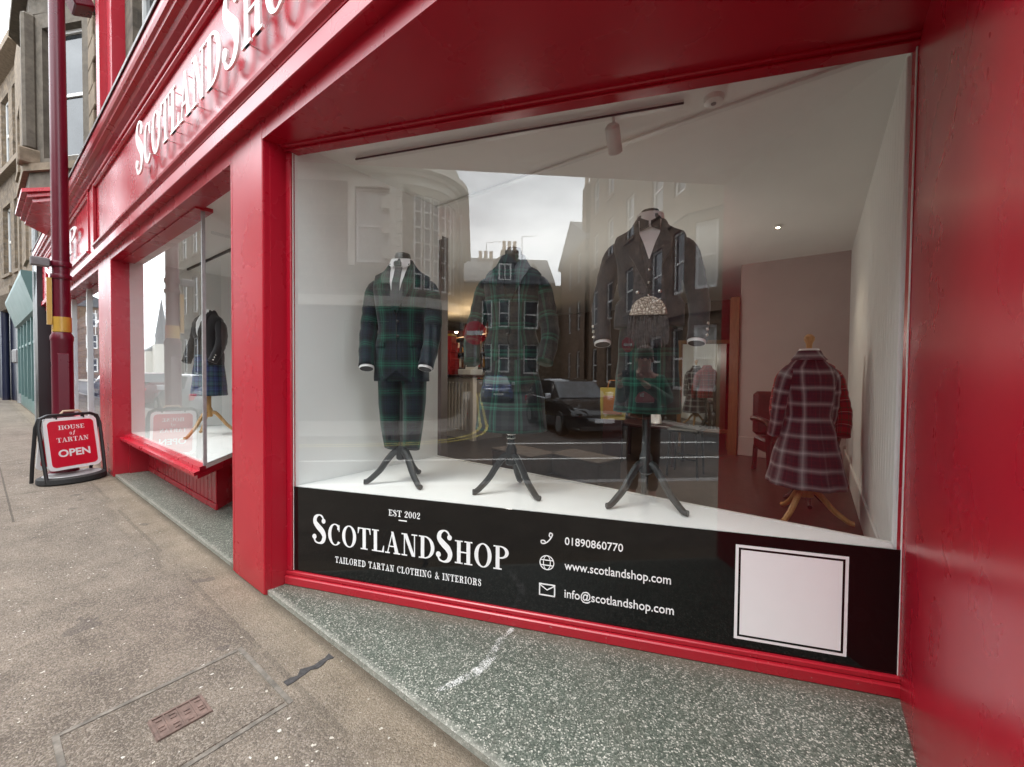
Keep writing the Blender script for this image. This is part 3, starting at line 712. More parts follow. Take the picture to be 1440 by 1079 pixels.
for q in ((a0 + d, a1 - d, c0 + d, c0 + d + t), (a0 + d, a1 - d, c1 - d - t, c1 - d), (a0 + d, a0 + d + t, c0 + d + t, c1 - d - t), (a1 - d - t, a1 - d, c0 + d + t, c1 - d - t)):
    mb.box(q[0], q[1], 0.0042, 0.0048, q[2], q[3], WO)
mb.build('black_border', 'vinyl_black', qr)

# display inside the splayed window
plat = part('display_platform', 'white_wall', MB().poly([(-2.868, 0.19), (0.303, 1.415), (0.303, 1.475), (-2.868, 1.475)], 0.60, 0.70))
MB().box(-2.868, 0.303, 1.4755, 1.50, 0.352, 0.706).build('back_edge', 'white_paint', plat)
part('display_side_wall', 'white_wall', MB().box(-2.899, -2.87, 0.19, 1.505, 0.3, 3.06))
part('display_ceiling', 'ceiling_paint', MB().poly([(-2.87, 0.20), (0.303, 1.425), (0.303, 1.47), (-2.87, 1.47)], 3.046, 3.09))
part('ceiling_moulding', 'white_paint', MB().prof([(1.4705, 3.032), (1.505, 3.030), (1.535, 3.046), (1.535, 3.09), (1.4705, 3.09)], -2.87, 0.303))
# shop room
part('interior_floor', 'brown_floor', MB().box(-9, 0.45, 1.5005, 8.5, 0.2, 0.35))
part('interior_ceiling', 'ceiling_paint', MB().box(-9, 0.45, 1.536, 8.5, 3.056, 3.12))
rw = part('interior_side_wall', 'white_wall', MB().box(0.318, 0.45, 1.47, 5.5, 0.3, 3.056))
pk0 = None
for k in range(16):
    y = 1.475 + k * 0.098
    if pk0 is None: pk0 = MB().box(0.304, 0.318, 0, 0.092, 0.585, 2.98, bev=0.004).build('plank', 'white_wall', rw, loc=(0, y, 0))
    else: share(pk0, rw, (0, y, 0))
MB().box(0.296, 0.3175, 1.4751, 5.42, 0.351, 0.575, bev=0.006).build('skirting', 'white_paint', rw)
fw = part('far_wall', 'taupe_wall', MB().box(-0.88, 0.318, 5.42, 5.6, 0.3, 3.056))
MB().box(-0.88, 0.2955, 5.395, 5.42, 0.351, 0.62, bev=0.006).build('skirting', 'taupe_wall', fw)
MB().box(-1.0, -0.885, 5.36, 5.62, 0.35, 2.6).build('door_casing', 'oak_frame', fw)
part('back_wall', 'brown_box', MB().box(-9, 0.45, 8.3, 8.5, 0.3, 3.056))
part('end_wall', 'dark_wall', MB().box(-9.1, -9.0, 1.8, 8.5, 0.2, 3.12))
part('front_partition', 'dark_wall', MB().box(-7.75, -3.46, 2.1, 2.2, 0.03, 3.06))
part('end_partition', 'dark_wall', MB().box(-9.0, -7.75, 1.81, 2.2, 0.03, 3.06))
# ceiling track, spot, detector
tk = thing('lighting_track', 'slim ceiling lighting track above the dressed mannequins', 'track light', (0, 0, 0))
a, b_ = Vector((-2.69, 0.536, 3.02)), Vector((-0.63, 1.286, 3.02)); dd = (b_ - a).normalized(); TM = frameM(a, dd, (-dd.y, dd.x, 0))
MB().box(0, (b_ - a).length, 0.0, 0.034, 0, 0.026, TM).build('rail', 'white_paint', tk)
MB().box(0, (b_ - a).length, -0.006, -0.0002, 0.002, 0.012, TM).build('contact_strip', 'plastic_black', tk)
sp = thing('track_spotlight', 'white cylindrical spotlight hanging from the ceiling track', 'spotlight', (-1.0, 1.175, 2.92))
SM = Matrix.Rotation(R(50), 4, (1, 0.2, 0))
MB().lathe([(0.036, -0.10), (0.042, -0.095), (0.042, 0.05), (0.025, 0.065)], M=SM).build('can', 'white_paint', sp, smooth=True)
MB().tube([(0, 0, 0.02), (0, 0.0, 0.102)], 0.008, 8).build('stem', 'white_paint', sp)
MB().lathe([(0.020, -0.1015), (0.020, -0.1005)], M=SM).build('lens', 'lamp_glow', sp)
sm = thing('smoke_detector', 'small round white smoke detector on the display ceiling', 'smoke detector', (-0.49, 1.36, 3.011))
MB().lathe([(0.03, 0.0), (0.05, 0.006), (0.052, 0.036)]).build('body', 'white_paint', sm, smooth=True)
MB().lathe([(0.014, -0.004), (0.014, -0.0003)], seg=12).build('grille', 'grey_metal', sm)

# second window: square bay with a canted return
def sill_layer(g, z0_, z1_): return MB().poly([(-7.759, 0.115 - g), (-4.59 + g * .55, 0.115 - g), (-5.58 + g * .7, 0.985 + g * .7), (-5.75, 0.985 + g * .7), (-5.75, 0.42), (-7.759, 0.42)], z0_, z1_)
w2 = part('bay_window', RED, sill_layer(0.0, 0.548, 0.587))
sill_layer(0.05, 0.515, 0.5478).build('sill_nosing', RED, w2)
sill_layer(0.02, 0.48, 0.5148).build('sill_bed', RED, w2)
quad(frameM((0, 0.17, 0), (1, 0, 0), (0, 1, 0)), -7.759, -4.655, 0.588, 2.985).build('front_pane', 'shop_glass', w2)
c2 = frameM((-4.64, 0.17, 0), Vector((-1, 0.87, 0)).normalized(), Vector((0.87, 1, 0)).normalized())
quad(c2, 0.02, 1.3, 0.588, 2.985).build('return_pane', 'shop_glass', w2)
MB().box(-4.655, -4.63, 0.158, 0.185, 0.586, 2.99).build('corner_post', 'galvanised', w2)
MB().box(-7.759, -4.60, 0.10, 0.24, 2.986, 3.02).build('head_rail', RED, w2)
MB().poly([(-7.755, 0.19), (-4.67, 0.19), (-5.62, 1.02), (-5.62, 1.72), (-7.755, 1.72)], 0.55, 0.60).build('display_floor', 'white_wall', w2)
MB().poly([(-7.755, 0.10), (-4.3, 0.10), (-3.46, 0.17), (-3.46, 2.1), (-7.755, 2.1)], 3.021, 3.08).build('bay_ceiling', 'ceiling_paint', w2)
MB().box(-7.757, -5.64, 1.72, 1.80, 0.45, 3.02).build('display_back', 'white_wall', w2)
MB().box(-7.7585, -7.73, 0.19, 1.72, 0.601, 3.02).build('display_side', 'white_wall', w2)
MB().box(-5.64, -5.56, 1.03, 1.80, 0.45, 3.02).build('door_jamb', 'white_wall', w2)
MB().box(-7.6, -5.0, 0.80, 0.82, 2.99, 3.019).build('track_rail', 'plastic_black', w2)
rs = part('stall_riser', RED, MB().poly([(-7.756, 0.375), (-4.99, 0.375), (-5.6, 0.96), (-7.756, 0.96)], 0.031, 0.50))
n = 22; wdt = (7.70 - 4.985) / n; pk = None
for k in range(n):
    x = -7.70 + k * wdt
    if pk is None: pk = MB().box(0.003, wdt - .006, 0.362, 0.376, 0.10, 0.479, bev=0.005).build('plank', RED, rs, loc=(x, 0, 0))
    else: share(pk, rs, (x, 0, 0))
MB().box(-7.75, -4.975, 0.355, 0.376, 0.0305, 0.095, bev=0.004).build('plinth_rail', RED, rs)
MB().box(-7.7555, -7.70, 0.16, 0.376, 0.0305, 0.479).build('end_board', RED, rs)
# entrance door beyond
dr = part('entrance_door', RED, MB().box(-4.7, -3.7, 2.05, 2.099, 0.031, 2.5))
MB().box(-4.55, -3.85, 2.04, 2.0495, 0.9, 2.3).build('door_glass', 'window_glass_dark', dr)
# third window with blinds behind it
w3 = part('blind_window', RED, MB().box(-14.4, -8.701, 0.10, 0.3, 0.0, 0.5))
quad(frameM((0, 0.17, 0), (1, 0, 0), (0, 1, 0)), -14.39, -8.702, 0.50, 2.98).build('glass_pane', 'shop_glass', w3)
for x in (-8.98, -9.02 - 1.85, -12.8): MB().box(x - .04, x + .02, 0.13, 0.20, 0.50, 2.98).build('mullion', 'sash_white', w3)
sl0 = None
for k in range(17):
    z = 0.52 + k * 0.125
    if sl0 is None: sl0 = MB().box(-14.38, -8.72, 0.30, 0.34, 0, 0.112).build('blind_slat', 'slat_navy', w3, loc=(0, 0, z))
    else: share(sl0, w3, (0, 0, z))
MB().box(-14.39, -8.71, 0.42, 0.5, 0.0, 3.0).build('backing', 'dark_wall', w3)
MB().box(-14.39, -8.71, 0.172, 0.419, 2.981, 3.05).build('head', RED, w3)
hm = frameM((0, 0.15, 0), (1, 0, 0), (0, -1, 0)); mb = MB()
put_strips(mb, [rc(0, .04, 0, .42), rc(.30, .34, 0, .42), rc(.04, .30, .19, .23)], hm, -10.15, 2.10, 1.3, 1.0, 0.004)
mb.build('window_sign', 'vinyl_white', w3)

# upper storey of the shop building
def holes(M, s0, s1, z0, z1, ops, depth=0.14):
    xs = sorted({s0, s1, *[o[0] for o in ops], *[o[1] for o in ops]}); zs = sorted({z0, z1, *[o[2] for o in ops], *[o[3] for o in ops]})
    mb = MB()
    def q(pts, uvs): mb.add([M @ Vector(p) for p in pts], [(0, 1, 2, 3)], uvs)
    for i in range(len(xs) - 1):
        for j in range(len(zs) - 1):
            a, b_, c, d = xs[i], xs[i + 1], zs[j], zs[j + 1]; mx_, mz = (a + b_) / 2, (c + d) / 2
            if any(o[0] < mx_ < o[1] and o[2] < mz < o[3] for o in ops): continue
            q([(a, 0, c), (b_, 0, c), (b_, 0, d), (a, 0, d)], [(a, c), (b_, c), (b_, d), (a, d)])
    for a, b_, c, d in [o[:4] for o in ops]:
        D = -depth
        q([(a, 0, c), (a, D, c), (a, D, d), (a, 0, d)], [(a, c), (a + depth, c), (a + depth, d), (a, d)])
        q([(b_, 0, c), (b_, 0, d), (b_, D, d), (b_, D, c)], [(b_, c), (b_, d), (b_ + depth, d), (b_ + depth, c)])
        q([(a, 0, d), (a, D, d), (b_, D, d), (b_, 0, d)], [(a, d), (a, d + depth), (b_, d + depth), (b_, d)])
        q([(a, 0, c), (b_, 0, c), (b_, D, c), (a, D, c)], [(a, c), (b_, c), (b_, c + depth), (a, c + depth)])
    return mb
def sash(parent, M, s0, s1, z0, z1, depth=0.14, fr=0.055, cols=1, rows=2, pane='window_glass_dark', mat='sash_white', sill=None):
    D0, D1 = -depth, -depth + 0.05
    e = 0.004
    mb = MB(); s0 += e; s1 -= e; z0 += e; z1 -= e
    mb.box(s0, s0 + fr, D0, D1, z0, z1, M).box(s1 - fr, s1, D0, D1, z0, z1, M).box(s0 + fr, s1 - fr, D0, D1, z0, z0 + fr * 1.3, M).box(s0 + fr, s1 - fr, D0, D1, z1 - fr, z1, M)
    for c in range(1, cols):
        x = s0 + (s1 - s0) * c / cols; mb.box(x - fr * .3, x + fr * .3, D0 + .005, D1 - .006, z0 + fr, z1 - fr, M)
    for r_ in range(1, rows):
        z = z0 + (z1 - z0) * r_ / rows; mb.box(s0 + fr, s1 - fr, D0 + .006, D1 - .004, z - fr * .45, z + fr * .45, M)
    f = mb.build('window', mat, parent)
    MB().box(s0 + fr * .5, s1 - fr * .5, D0 + .008, D0 + .018, z0 + fr * .5, z1 - fr * .5, M).build('pane', pane, f)
    if sill: MB().box(s0 - .1, s1 + .1, -depth * .5, 0.07, z0 - .13, z0 - e - .001, M).build('sill', sill, f)
    return f
UM = frameM((0, 0.10, 0), (1, 0, 0), (0, -1, 0))
ops = [(-6.9, -5.6, 5.0, 7.4), (-3.2, -1.9, 5.0, 7.4)]
part('upper_wall', 'rubble', holes(UM, -16.2, 3.0, 4.5, 9.4, ops))
for o in ops: sash(SHOP, UM, *o, sill='dressed_stone')
part('roof', 'slate', MB().prof([(-0.2, 9.4), (-0.2, 9.55), (3.2, 12.0), (6.5, 9.55), (6.5, 9.4)], -16.2, 3.0))
part('rear_wall', 'rubble', MB().box(-16.2, 3.0, 8.51, 8.8, 0, 9.39))
part('gable_wall', 'rubble', MB().box(2.7, 3.0, 0.2, 8.50, 0, 9.38))
# quoin stones beside the oriel
sb = None
for k in range(13):
    z = 4.56 + k * 0.372
    a = -9.75; wd = 0.56 if k % 2 else 0.40
    MB().box(a, a + wd, 0.055, 0.12, z, z + 0.355, bev=0.012).build('stone', 'dressed_stone', SHOP)
# red painted upper bay beside it
rb = part('upper_red_surround', RED, MB().box(-8.42, -7.85, 0.0, 0.2, 4.54, 9.0))
MB().box(-7.845, -7.62, -0.10, 0.2, 4.54, 9.0).build('return_board', RED, rb)
MB().box(-7.615, -7.30, -0.03, 0.2, 4.54, 9.0).build('side_board', RED, rb)
fl = thing('floodlight', 'small dark floodlight fixed to the red upper surround', 'floodlight', (-8.35, -0.18, 6.62))
MB().box(-0.16, 0.16, -0.12, 0.10, -0.10, 0.10, Matrix.Rotation(R(25), 4, 'X'), bev=0.015).build('housing', 'maroon_paint', fl)
MB().box(-0.02, 0.02, 0.08, 0.20, -0.03, 0.03).build('bracket', 'plastic_black', fl)
# stone oriel with red corbel
ori = part('oriel', 'dressed_dark', MB().poly([(-9.72, 0.12), (-10.92, -0.50), (-12.62, -0.50), (-13.8, 0.12)][::-1], 7.55, 7.95))
MB().poly([(-9.55, 0.12), (-10.9, -0.66), (-12.68, -0.66), (-14.0, 0.12)][::-1], 7.95, 8.15).build('oriel_cornice', 'dressed_dark', ori)
MB().poly([(-9.60, 0.12), (-10.9, -0.60), (-12.66, -0.60), (-13.92, 0.12)][::-1], 4.86, 4.98).build('oriel_sill', 'dressed_stone', ori)
MB().poly([(-9.70, 0.12), (-10.90, -0.53), (-12.64, -0.53), (-13.82, 0.12)][::-1], 4.56, 4.86).build('oriel_apron', 'dressed_dark', ori)
mb = MB()
for k, (g, z0_, z1_) in enumerate(((0.10, 4.50, 4.56), (0.04, 4.43, 4.50), (-0.02, 4.36, 4.43))):
    mb.poly([(-9.66 - g * .2, 0.12), (-10.88, -0.52 - g), (-12.66, -0.52 - g), (-13.86, 0.12)][::-1], z0_, z1_)
mb.build('red_corbel', RED, ori)
for (xa, ya, xb, yb) in ((-9.72, 0.10, -10.92, -0.49), (-10.94, -0.50, -12.60, -0.50)):
    U_ = Vector((xa - xb, ya - yb, 0)); ln = U_.length; U_.normalize(); N_ = Vector((U_.y, -U_.x, 0))
    OM = frameM((xb, yb, 0), U_, N_)
    wl_ = 0.26
    if ln > 1.5: wl_ = 0.42
    holes(OM, 0, ln, 4.98, 7.55, [(wl_, ln - wl_ * .8, 5.1, 7.3)], 0.16).build('oriel_wall', 'dressed_dark', ori)
    sash(ori, OM, wl_, ln - wl_ * .8, 5.1, 7.3, 0.16, 0.06, pane='window_glass_dark')
MB().box(-11.02, -10.80, -0.60, -0.42, 5.242, 7.54, bev=0.04).build('corner_shaft', 'dressed_dark', ori)
MB().box(-11.04, -10.76, -0.66, -0.38, 4.981, 5.24, bev=0.02).build('shaft_base', 'dressed_stone', ori)

# ------------------------------------------------------------------ lamp post
lp = thing('lamp_post', 'maroon cast iron lamp post with gold bands beside the open board', 'lamp post', (-8.18, -0.42, 0))
MB().lathe([(0.15, 0), (0.15, 0.10), (0.112, 0.16), (0.105, 0.22), (0.105, 1.86), (0.112, 1.88), (0.112, 1.93), (0.085, 1.99)], seg=28).build('base_column', 'maroon_paint', lp, smooth=True)
MB().box(0.098, 0.11, -0.055, 0.055, 0.35, 1.70, bev=0.006).build('access_door', 'maroon_paint', lp)
MB().lathe([(0.094, 1.991), (0.094, 2.19)], seg=28).build('gold_band', 'gold_paint', lp, smooth=True)
MB().lathe([(0.086, 2.191), (0.083, 4.0), (0.074, 7.4)], seg=28).build('shaft', 'maroon_paint', lp, smooth=True)
MB().lathe([(0.10, 2.86), (0.104, 2.87), (0.104, 2.92), (0.10, 2.93)], seg=24).lathe([(0.10, 2.70), (0.104, 2.71), (0.104, 2.75), (0.10, 2.76)], seg=24).build('clamp_band', 'maroon_paint', lp, smooth=True)
MB().box(-0.03, 0.07, -0.27, -0.10, 2.84, 2.95, bev=0.01).build('clamp_block', 'lead', lp)
MB().box(0.0, 0.05, -0.135, -0.088, 2.08, 2.70).build('gold_strip', 'gold_paint', lp)
MB().tube([(0, 0, 7.35), (0, 0, 7.9), (0, -0.5, 8.3), (0, -1.3, 8.4)], 0.05, 10).build('arm', 'maroon_paint', lp, smooth=True)
MB().ball((0, -1.5, 8.38), 0.3, 12, 7, (0.5, 1, 0.35)).build('lantern', 'grey_metal', lp, smooth=True)

# ------------------------------------------------------------------ A-board
ab = thing('sandwich_board', 'red and white pavement sign board reading OPEN with black curved frame', 'sign board', (-7.86, -0.325, 0), R(113))
def rr(w_, h_, r_, n_=5):
    o = []
    for cx, cz, a0 in ((w_ / 2 - r_, h_ - r_, 0), (-w_ / 2 + r_, h_ - r_, 90), (-w_ / 2 + r_, r_, 180), (w_ / 2 - r_, r_, 270)):
        o += [(cx + r_ * math.cos(R(a0 + 90 * i / n_)), cz + r_ * math.sin(R(a0 + 90 * i / n_))) for i in range(n_ + 1)]
    return o
def rplate(M, w_, h_, r_, y0_, y1_, zo=0):
    pts = rr(w_, h_, r_); mb = MB(); n_ = len(pts)
    mb.add([M @ Vector((x, y, z + zo)) for y in (y0_, y1_) for x, z in pts], [tuple(range(n_)), tuple(range(2 * n_ - 1, n_ - 1, -1))] + [(i, (i + 1) % n_, n_ + (i + 1) % n_, n_ + i) for i in range(n_)])
    return mb
for side in (-1, 1):
    # local: x along the board, -y towards the viewer for the front leaf
    LM = Matrix.Translation((0, 0.305 if side > 0 else 0, 0)) @ Matrix.Rotation(R(-9.5) if side < 0 else R(9.5), 4, 'X')
    fr_ = [LM @ Vector((x, 0, z)) for x, z in [(-.30, .02), (-.31, .3), (-.315, .75), (-.29, .86), (-.22, .895), (.22, .895), (.29, .86), (.315, .75), (.31, .3), (.30, .02)]]
    f = MB().tube(fr_, 0.02, 8).build('frame', 'plastic_black', ab, smooth=True)
    f['label'] = 'black tubular frame with rounded top'
    wb = rplate(LM, 0.55, 0.68, 0.06, -0.008, 0.008, 0.175).build('white_panel', 'vinyl_white', ab)
    rplate(LM, 0.475, 0.605, 0.05, -0.0105, -0.0082, 0.2125).build('red_panel', 'sign_red', wb)
    if side < 0:
        TMx = LM @ frameM((0, -0.0107, 0), (1, 0, 0), (0, -1, 0))
        hair(0.09)
        serif_text('HOUSE', TMx, -0.135, 0.70, 0.055, 0.27, .0012).build('word_house', 'vinyl_white', wb)
        serif_text('of', TMx, -0.03, 0.625, 0.055, 0.06, .0012).build('word_of', 'vinyl_white', wb)
        serif_text('TARTAN', TMx, -0.165, 0.535, 0.06, 0.33, .0012).build('word_tartan', 'vinyl_white', wb)
        hair(0.05)
        sans_text('OPEN', TMx, -0.165, 0.345, 0.095, 0.33, .0012, 'vinyl_white', 'word_open', wb, 0.03)
    for x in (-.14, .14): MB().box(x - .008, x + .008, -.012, .012, .84, .885, LM).build('hanger', 'plastic_black', ab)
# water-filled curved foot
ft = MB(); ft.lathe([(0.32, 0), (0.34, 0.02), (0.335, 0.075), (0.29, 0.095)], seg=28, M=Matrix.Translation((0, 0.10, 0)) @ Matrix.Diagonal((1, 0.85, 1, 1)))
ft.build('foot', 'rubber', ab, smooth=True)
MB().lathe([(0.285, 0.0955), (0.28, 0.10)], seg=28, M=Matrix.Translation((0, 0.10, 0)) @ Matrix.Diagonal((1, 0.85, 1, 1))).build('foot_top', 'galvanised', ab, smooth=True)
MB().tube([(-.10, 0.152, .88), (-.06, 0.152, .93), (.10, 0.152, .93), (.14, 0.152, .88)], 0.014, 8).build('handle', 'clay', ab, smooth=True)

# ------------------------------------------------------------------ buildings further up the street
def col_windows(parent, M, ops, **k):
    for o in ops: sash(parent, M, *o[:4], **k)
b2 = thing('teal_shop_building', 'sandstone tenement with a teal painted shop front beyond the red shop', 'building', (-21.6, 0, 0))
M2 = frameM((-4.9, 0, 0), (1, 0, 0), (0, -1, 0))
ops = [(1.0, 2.3, 5.2, 7.6), (4.2, 5.5, 5.2, 7.6), (7.2, 8.5, 5.2, 7.6), (1.0, 2.3, 9, 11.4), (4.2, 5.5, 9, 11.4), (7.2, 8.5, 9, 11.4)]
holes(M2, 0, 9.4, 4.15, 14, ops).build('wall', 'sandstone', b2); col_windows(b2, M2, ops, sill='dressed_stone')
MB().box(-4.9, 4.5, 0.2, 6, 4.15, 13.9).build('core', 'sandstone', b2)
tf = MB().box(-4.7, 4.4, 0.01, 0.3, 0, 0.45).build('shop_front', 'teal_paint', b2)
MB().prof([(0.0, 3.1), (-0.12, 3.15), (-0.36, 4.05), (-0.36, 4.15), (0.2, 4.15), (0.2, 3.1)], -4.7, 4.4).build('fascia', 'teal_paint', tf)
for x in (-4.7, -3.1, -1.5, 0.1, 1.7, 3.2, 4.25):
    MB().box(x, x + .16, -0.06, 0.3, 0.45, 3.1).build('post', 'teal_paint', tf)
MB().box(-4.7, 4.4, -0.03, 0.2, 2.28, 2.36).build('transom', 'teal_paint', tf)
for x in (-4.54, -2.94, -1.34, 0.26, 1.86, 3.36):
    MB().box(x, x + (1.44 if x < 3 else .89), 0.05, 0.06, 0.45, 3.1).build('pane', 'window_glass_dark', tf)
MB().tube([(4.45, -0.10, 0), (4.45, -0.10, 14)], 0.06, 8).build('downpipe', 'galvanised', b2)
MB().box(4.55, 5.38, -0.14, 0.3, 0, 4.6).build('granite_jamb', 'black_paint', b2)
b3 = thing('far_terrace', 'tall brown sandstone terrace with dark shop fronts far along the pavement', 'building', (-26.7, 0.3, 0), R(6.6))
M3 = frameM((-16, 0, 0), (1, 0, 0), (0, -1, 0))
ops = [(s_, s_ + 1.5, z, z + 3.2) for s_ in (1.2, 4.6, 8.0, 11.4, 13.6) for z in (5.9, 10.9)]
holes(M3, 0, 16, 4.3, 15.0, ops, 0.2).build('wall', 'sandstone', b3); col_windows(b3, M3, ops, depth=0.2, fr=0.12, sill='dressed_stone')
MB().box(-16, 0, 0.25, 8, 4.3, 14.9).build('core', 'sandstone', b3)
MB().prof([(0.3, 10.2), (-0.25, 10.3), (-0.25, 10.5), (0.3, 10.5)], -16, 0).build('string_course', 'dressed_stone', b3)
MB().prof([(0.3, 14.8), (-0.45, 15.0), (-0.45, 15.3), (0.3, 15.4)], -16, 0).build('eaves_cornice', 'dressed_stone', b3)
MB().prof([(0.2, 4.0), (-0.3, 4.1), (-0.55, 4.6), (-0.55, 4.9), (0.2, 4.95)], -16, 0).build('shop_cornice', 'dressed_stone', b3)
MB().prof([(0.1, 0.0), (-0.02, 0.0), (-0.02, 4.0), (0.1, 4.0)], -16, 0).build('shop_front', 'navy_paint', b3)
for k in range(6):
    MB().tube([(-0.6 - k * 2.9, -0.16, 0), (-0.6 - k * 2.9, -0.16, 4.1)], 0.13, 10).build('column', 'galvanised' if k % 2 == 0 else 'navy_paint', b3, smooth=True)
MB().box(-1.2, -0.3, -0.34, -0.1, 1.7, 2.3, bev=0.05).build('meter_box', 'lead', b3)
SCUFF = [(-1.36, 0.70), (-1.347, 0.547), (-1.308, 0.439), (-1.30, 0.332), (-1.326, 0.225), (-1.365, 0.12)]
# ------------------------------------------------------------------ scuff of white paint on the terrazzo
b = NB('paint_scuff'); P = b.pos()
f = b.math('GREATER_THAN', b.math('ADD', b.noise(150, 3, .6, P), b.math('MULTIPLY', b.noise(14, 3, .6, P), 0.6)), 0.835)
t_ = b.n('ShaderNodeBsdfTransparent'); d_ = b.n('ShaderNodeBsdfDiffuse'); d_.inputs[0].default_value = (0.62, 0.62, 0.60, 1)
x_ = b.n('ShaderNodeMixShader'); b.l(f, x_.inputs[0]); b.l(t_.outputs[0], x_.inputs[1]); b.l(d_.outputs[0], x_.inputs[2]); b.l(x_.outputs[0], b.out.inputs[0]); MATS['paint_scuff'] = b.m
sc_pts = cr_path(SCUFF, 5); rings = []
for i, p in enumerate(sc_pts):
    a = Vector(sc_pts[max(i - 1, 0)]); c = Vector(sc_pts[min(i + 1, len(sc_pts) - 1)]); d = (c - a).normalized(); n_ = Vector((-d.y, d.x))
    wd = 0.010 + 0.020 * math.sin(math.pi * (i + 1) / (len(sc_pts) + 1)) * (0.7 + 0.3 * math.sin(i * 2.1)); q = Vector(p)
    rings.append([Vector((*(q + n_ * wd), 0.0325)), Vector((*(q - n_ * wd), 0.0325))])
tag(MB().loft(rings, closed=False).build('paint_scuff', 'paint_scuff'), kind='structure')

# ------------------------------------------------------------------ dressed mannequins
# local frame: faces -y, x to its own left, z up from the stand's feet
NS = 36
def se(a, b_, n_, t):
    c, s_ = math.cos(t), math.sin(t)
    return (a * math.copysign(abs(c) ** (2 / n_), c), b_ * math.copysign(abs(s_) ** (2 / n_), s_))
class Body:
    "closed garment lofted through elliptical sections (z, half width, half depth, y shift, exponent)"
    def __init__(s, secs): s.secs = sorted(secs)
    def at(s, z):
        S = s.secs
        z = max(S[0][0], min(S[-1][0], z))
        for i in range(len(S) - 1):
            if S[i][0] <= z <= S[i + 1][0]:
                t = (z - S[i][0]) / (S[i + 1][0] - S[i][0] or 1); t = t * t * (3 - 2 * t) * .5 + t * .5
                return [u * (1 - t) + v * t for u, v in zip(S[i], S[i + 1])]
    def front(s, x, z, off=0, sgn=-1):
        _, a, b_, cy, n_ = s.at(z)
        k = max(0, 1 - abs(min(abs(x) / a, 1)) ** n_) ** (1 / n_)
        return Vector((x, cy + sgn * (b_ * k + off), z))
    def mesh(s, n_=26, hem=None, fold=0, nf=0, seed=0):
        z0, z1 = s.secs[0][0], s.secs[-1][0]; ref = sorted((q[1] + q[2]) / 2 for q in s.secs)[len(s.secs) // 2] * 1.08; rings = []; uvs = []
        for i in range(n_ + 1):
            z = z0 + (z1 - z0) * i / n_
            _, a, b_, cy, e = s.at(z); ring_ = []
            for k in range(NS):
                t = 2 * math.pi * k / NS - math.pi / 2
                x, y = se(a, b_, e, t)
                w_ = 1 + fold * (1 - i / n_) * math.sin(nf * t + seed)
                dz = hem(t, i / n_) if hem else 0
                wr = 0.0045 * math.sin(3.1 * t + 9 * z + seed) * math.sin(14 * z + 2 * t) + 0.003 * math.sin(7 * t - 11 * z + 2 * seed) * math.sin(23 * z + 3 * t)
                ring_.append(Vector((x * w_ * (1 + wr / a), cy + y * w_ * (1 + wr / b_), z + dz)))
                uvs.append((abs(((t + math.pi / 2 + math.pi) % (2 * math.pi)) - math.pi) * ref, z + dz))
            rings.append(ring_)
        return MB().loft(rings, uvs=uvs)
    def patch(s, L_, R_, off=0.006, th=0.004, m_=5):
        "strip lying on the front, between two polylines of (x, z)"
        rings = []; uvs = []
        L_ = cr_path(list(L_), 6); R_ = cr_path(list(R_), 6)
        for (xa, za), (xb, zb) in zip(L_, R_):
            r_ = []
            for j in range(m_ + 1):
                t = j / m_; r_.append(s.front(xa + (xb - xa) * t, za + (zb - za) * t, off + th))
            for j in range(m_, -1, -1):
                t = j / m_; r_.append(s.front(xa + (xb - xa) * t, za + (zb - za) * t, off - .004))
            uvs += [(p.x, p.z) for p in r_]; rings.append(r_)
        return MB().loft(rings, uvs=uvs)
def mirror(p): return [(-x, z) for x, z in p]
def tripod(parent, mat, z_top=0.30, spread=0.27, rot=0, rad=0.03, pole_to=1.2):
    st = MB().lathe([(rad * .9, z_top - .085), (rad * 1.25, z_top - .075), (rad * 1.25, z_top + .02), (rad * .8, z_top + .05), (rad * .75, pole_to)], seg=14).build('stand', mat, parent, smooth=True)
    for k in range(3):
        a = rot + k * 2 * math.pi / 3
        pts = [(0.005, z_top - .02), (spread * .20, z_top - .03), (spread * .40, z_top * .66), (spread * .58, z_top * .40), (spread * .78, z_top * .18 + .006), (spread * .93, .022), (spread * 1.03, .019)]
        P3 = [(math.cos(a) * r_, math.sin(a) * r_, z) for r_, z in pts]
        P3 = [tuple(q) for q in cr_path(P3, 4)]
        MB().tube(P3, [0.025 - .007 * i_ / (len(P3) - 1) for i_ in range(len(P3))], 8).build('leg', mat, st, smooth=True)
    return st
def sleeve(mb_pts, rads, mat, parent, name='sleeve'):
    pts = [tuple(q) for q in cr_path([Vector(p).to_tuple() for p in mb_pts], 5)]
    rd = [q[0] for q in cr_path([(r_,) for r_ in rads], 5)]
    for i in range(len(rd)): rd[i] *= 1 + 0.045 * math.sin(i * 2.3) * (1 if i > 6 else .3)
    return MB().tube(pts, rd, 16, flat=0.92).build(name, mat, parent, smooth='all')
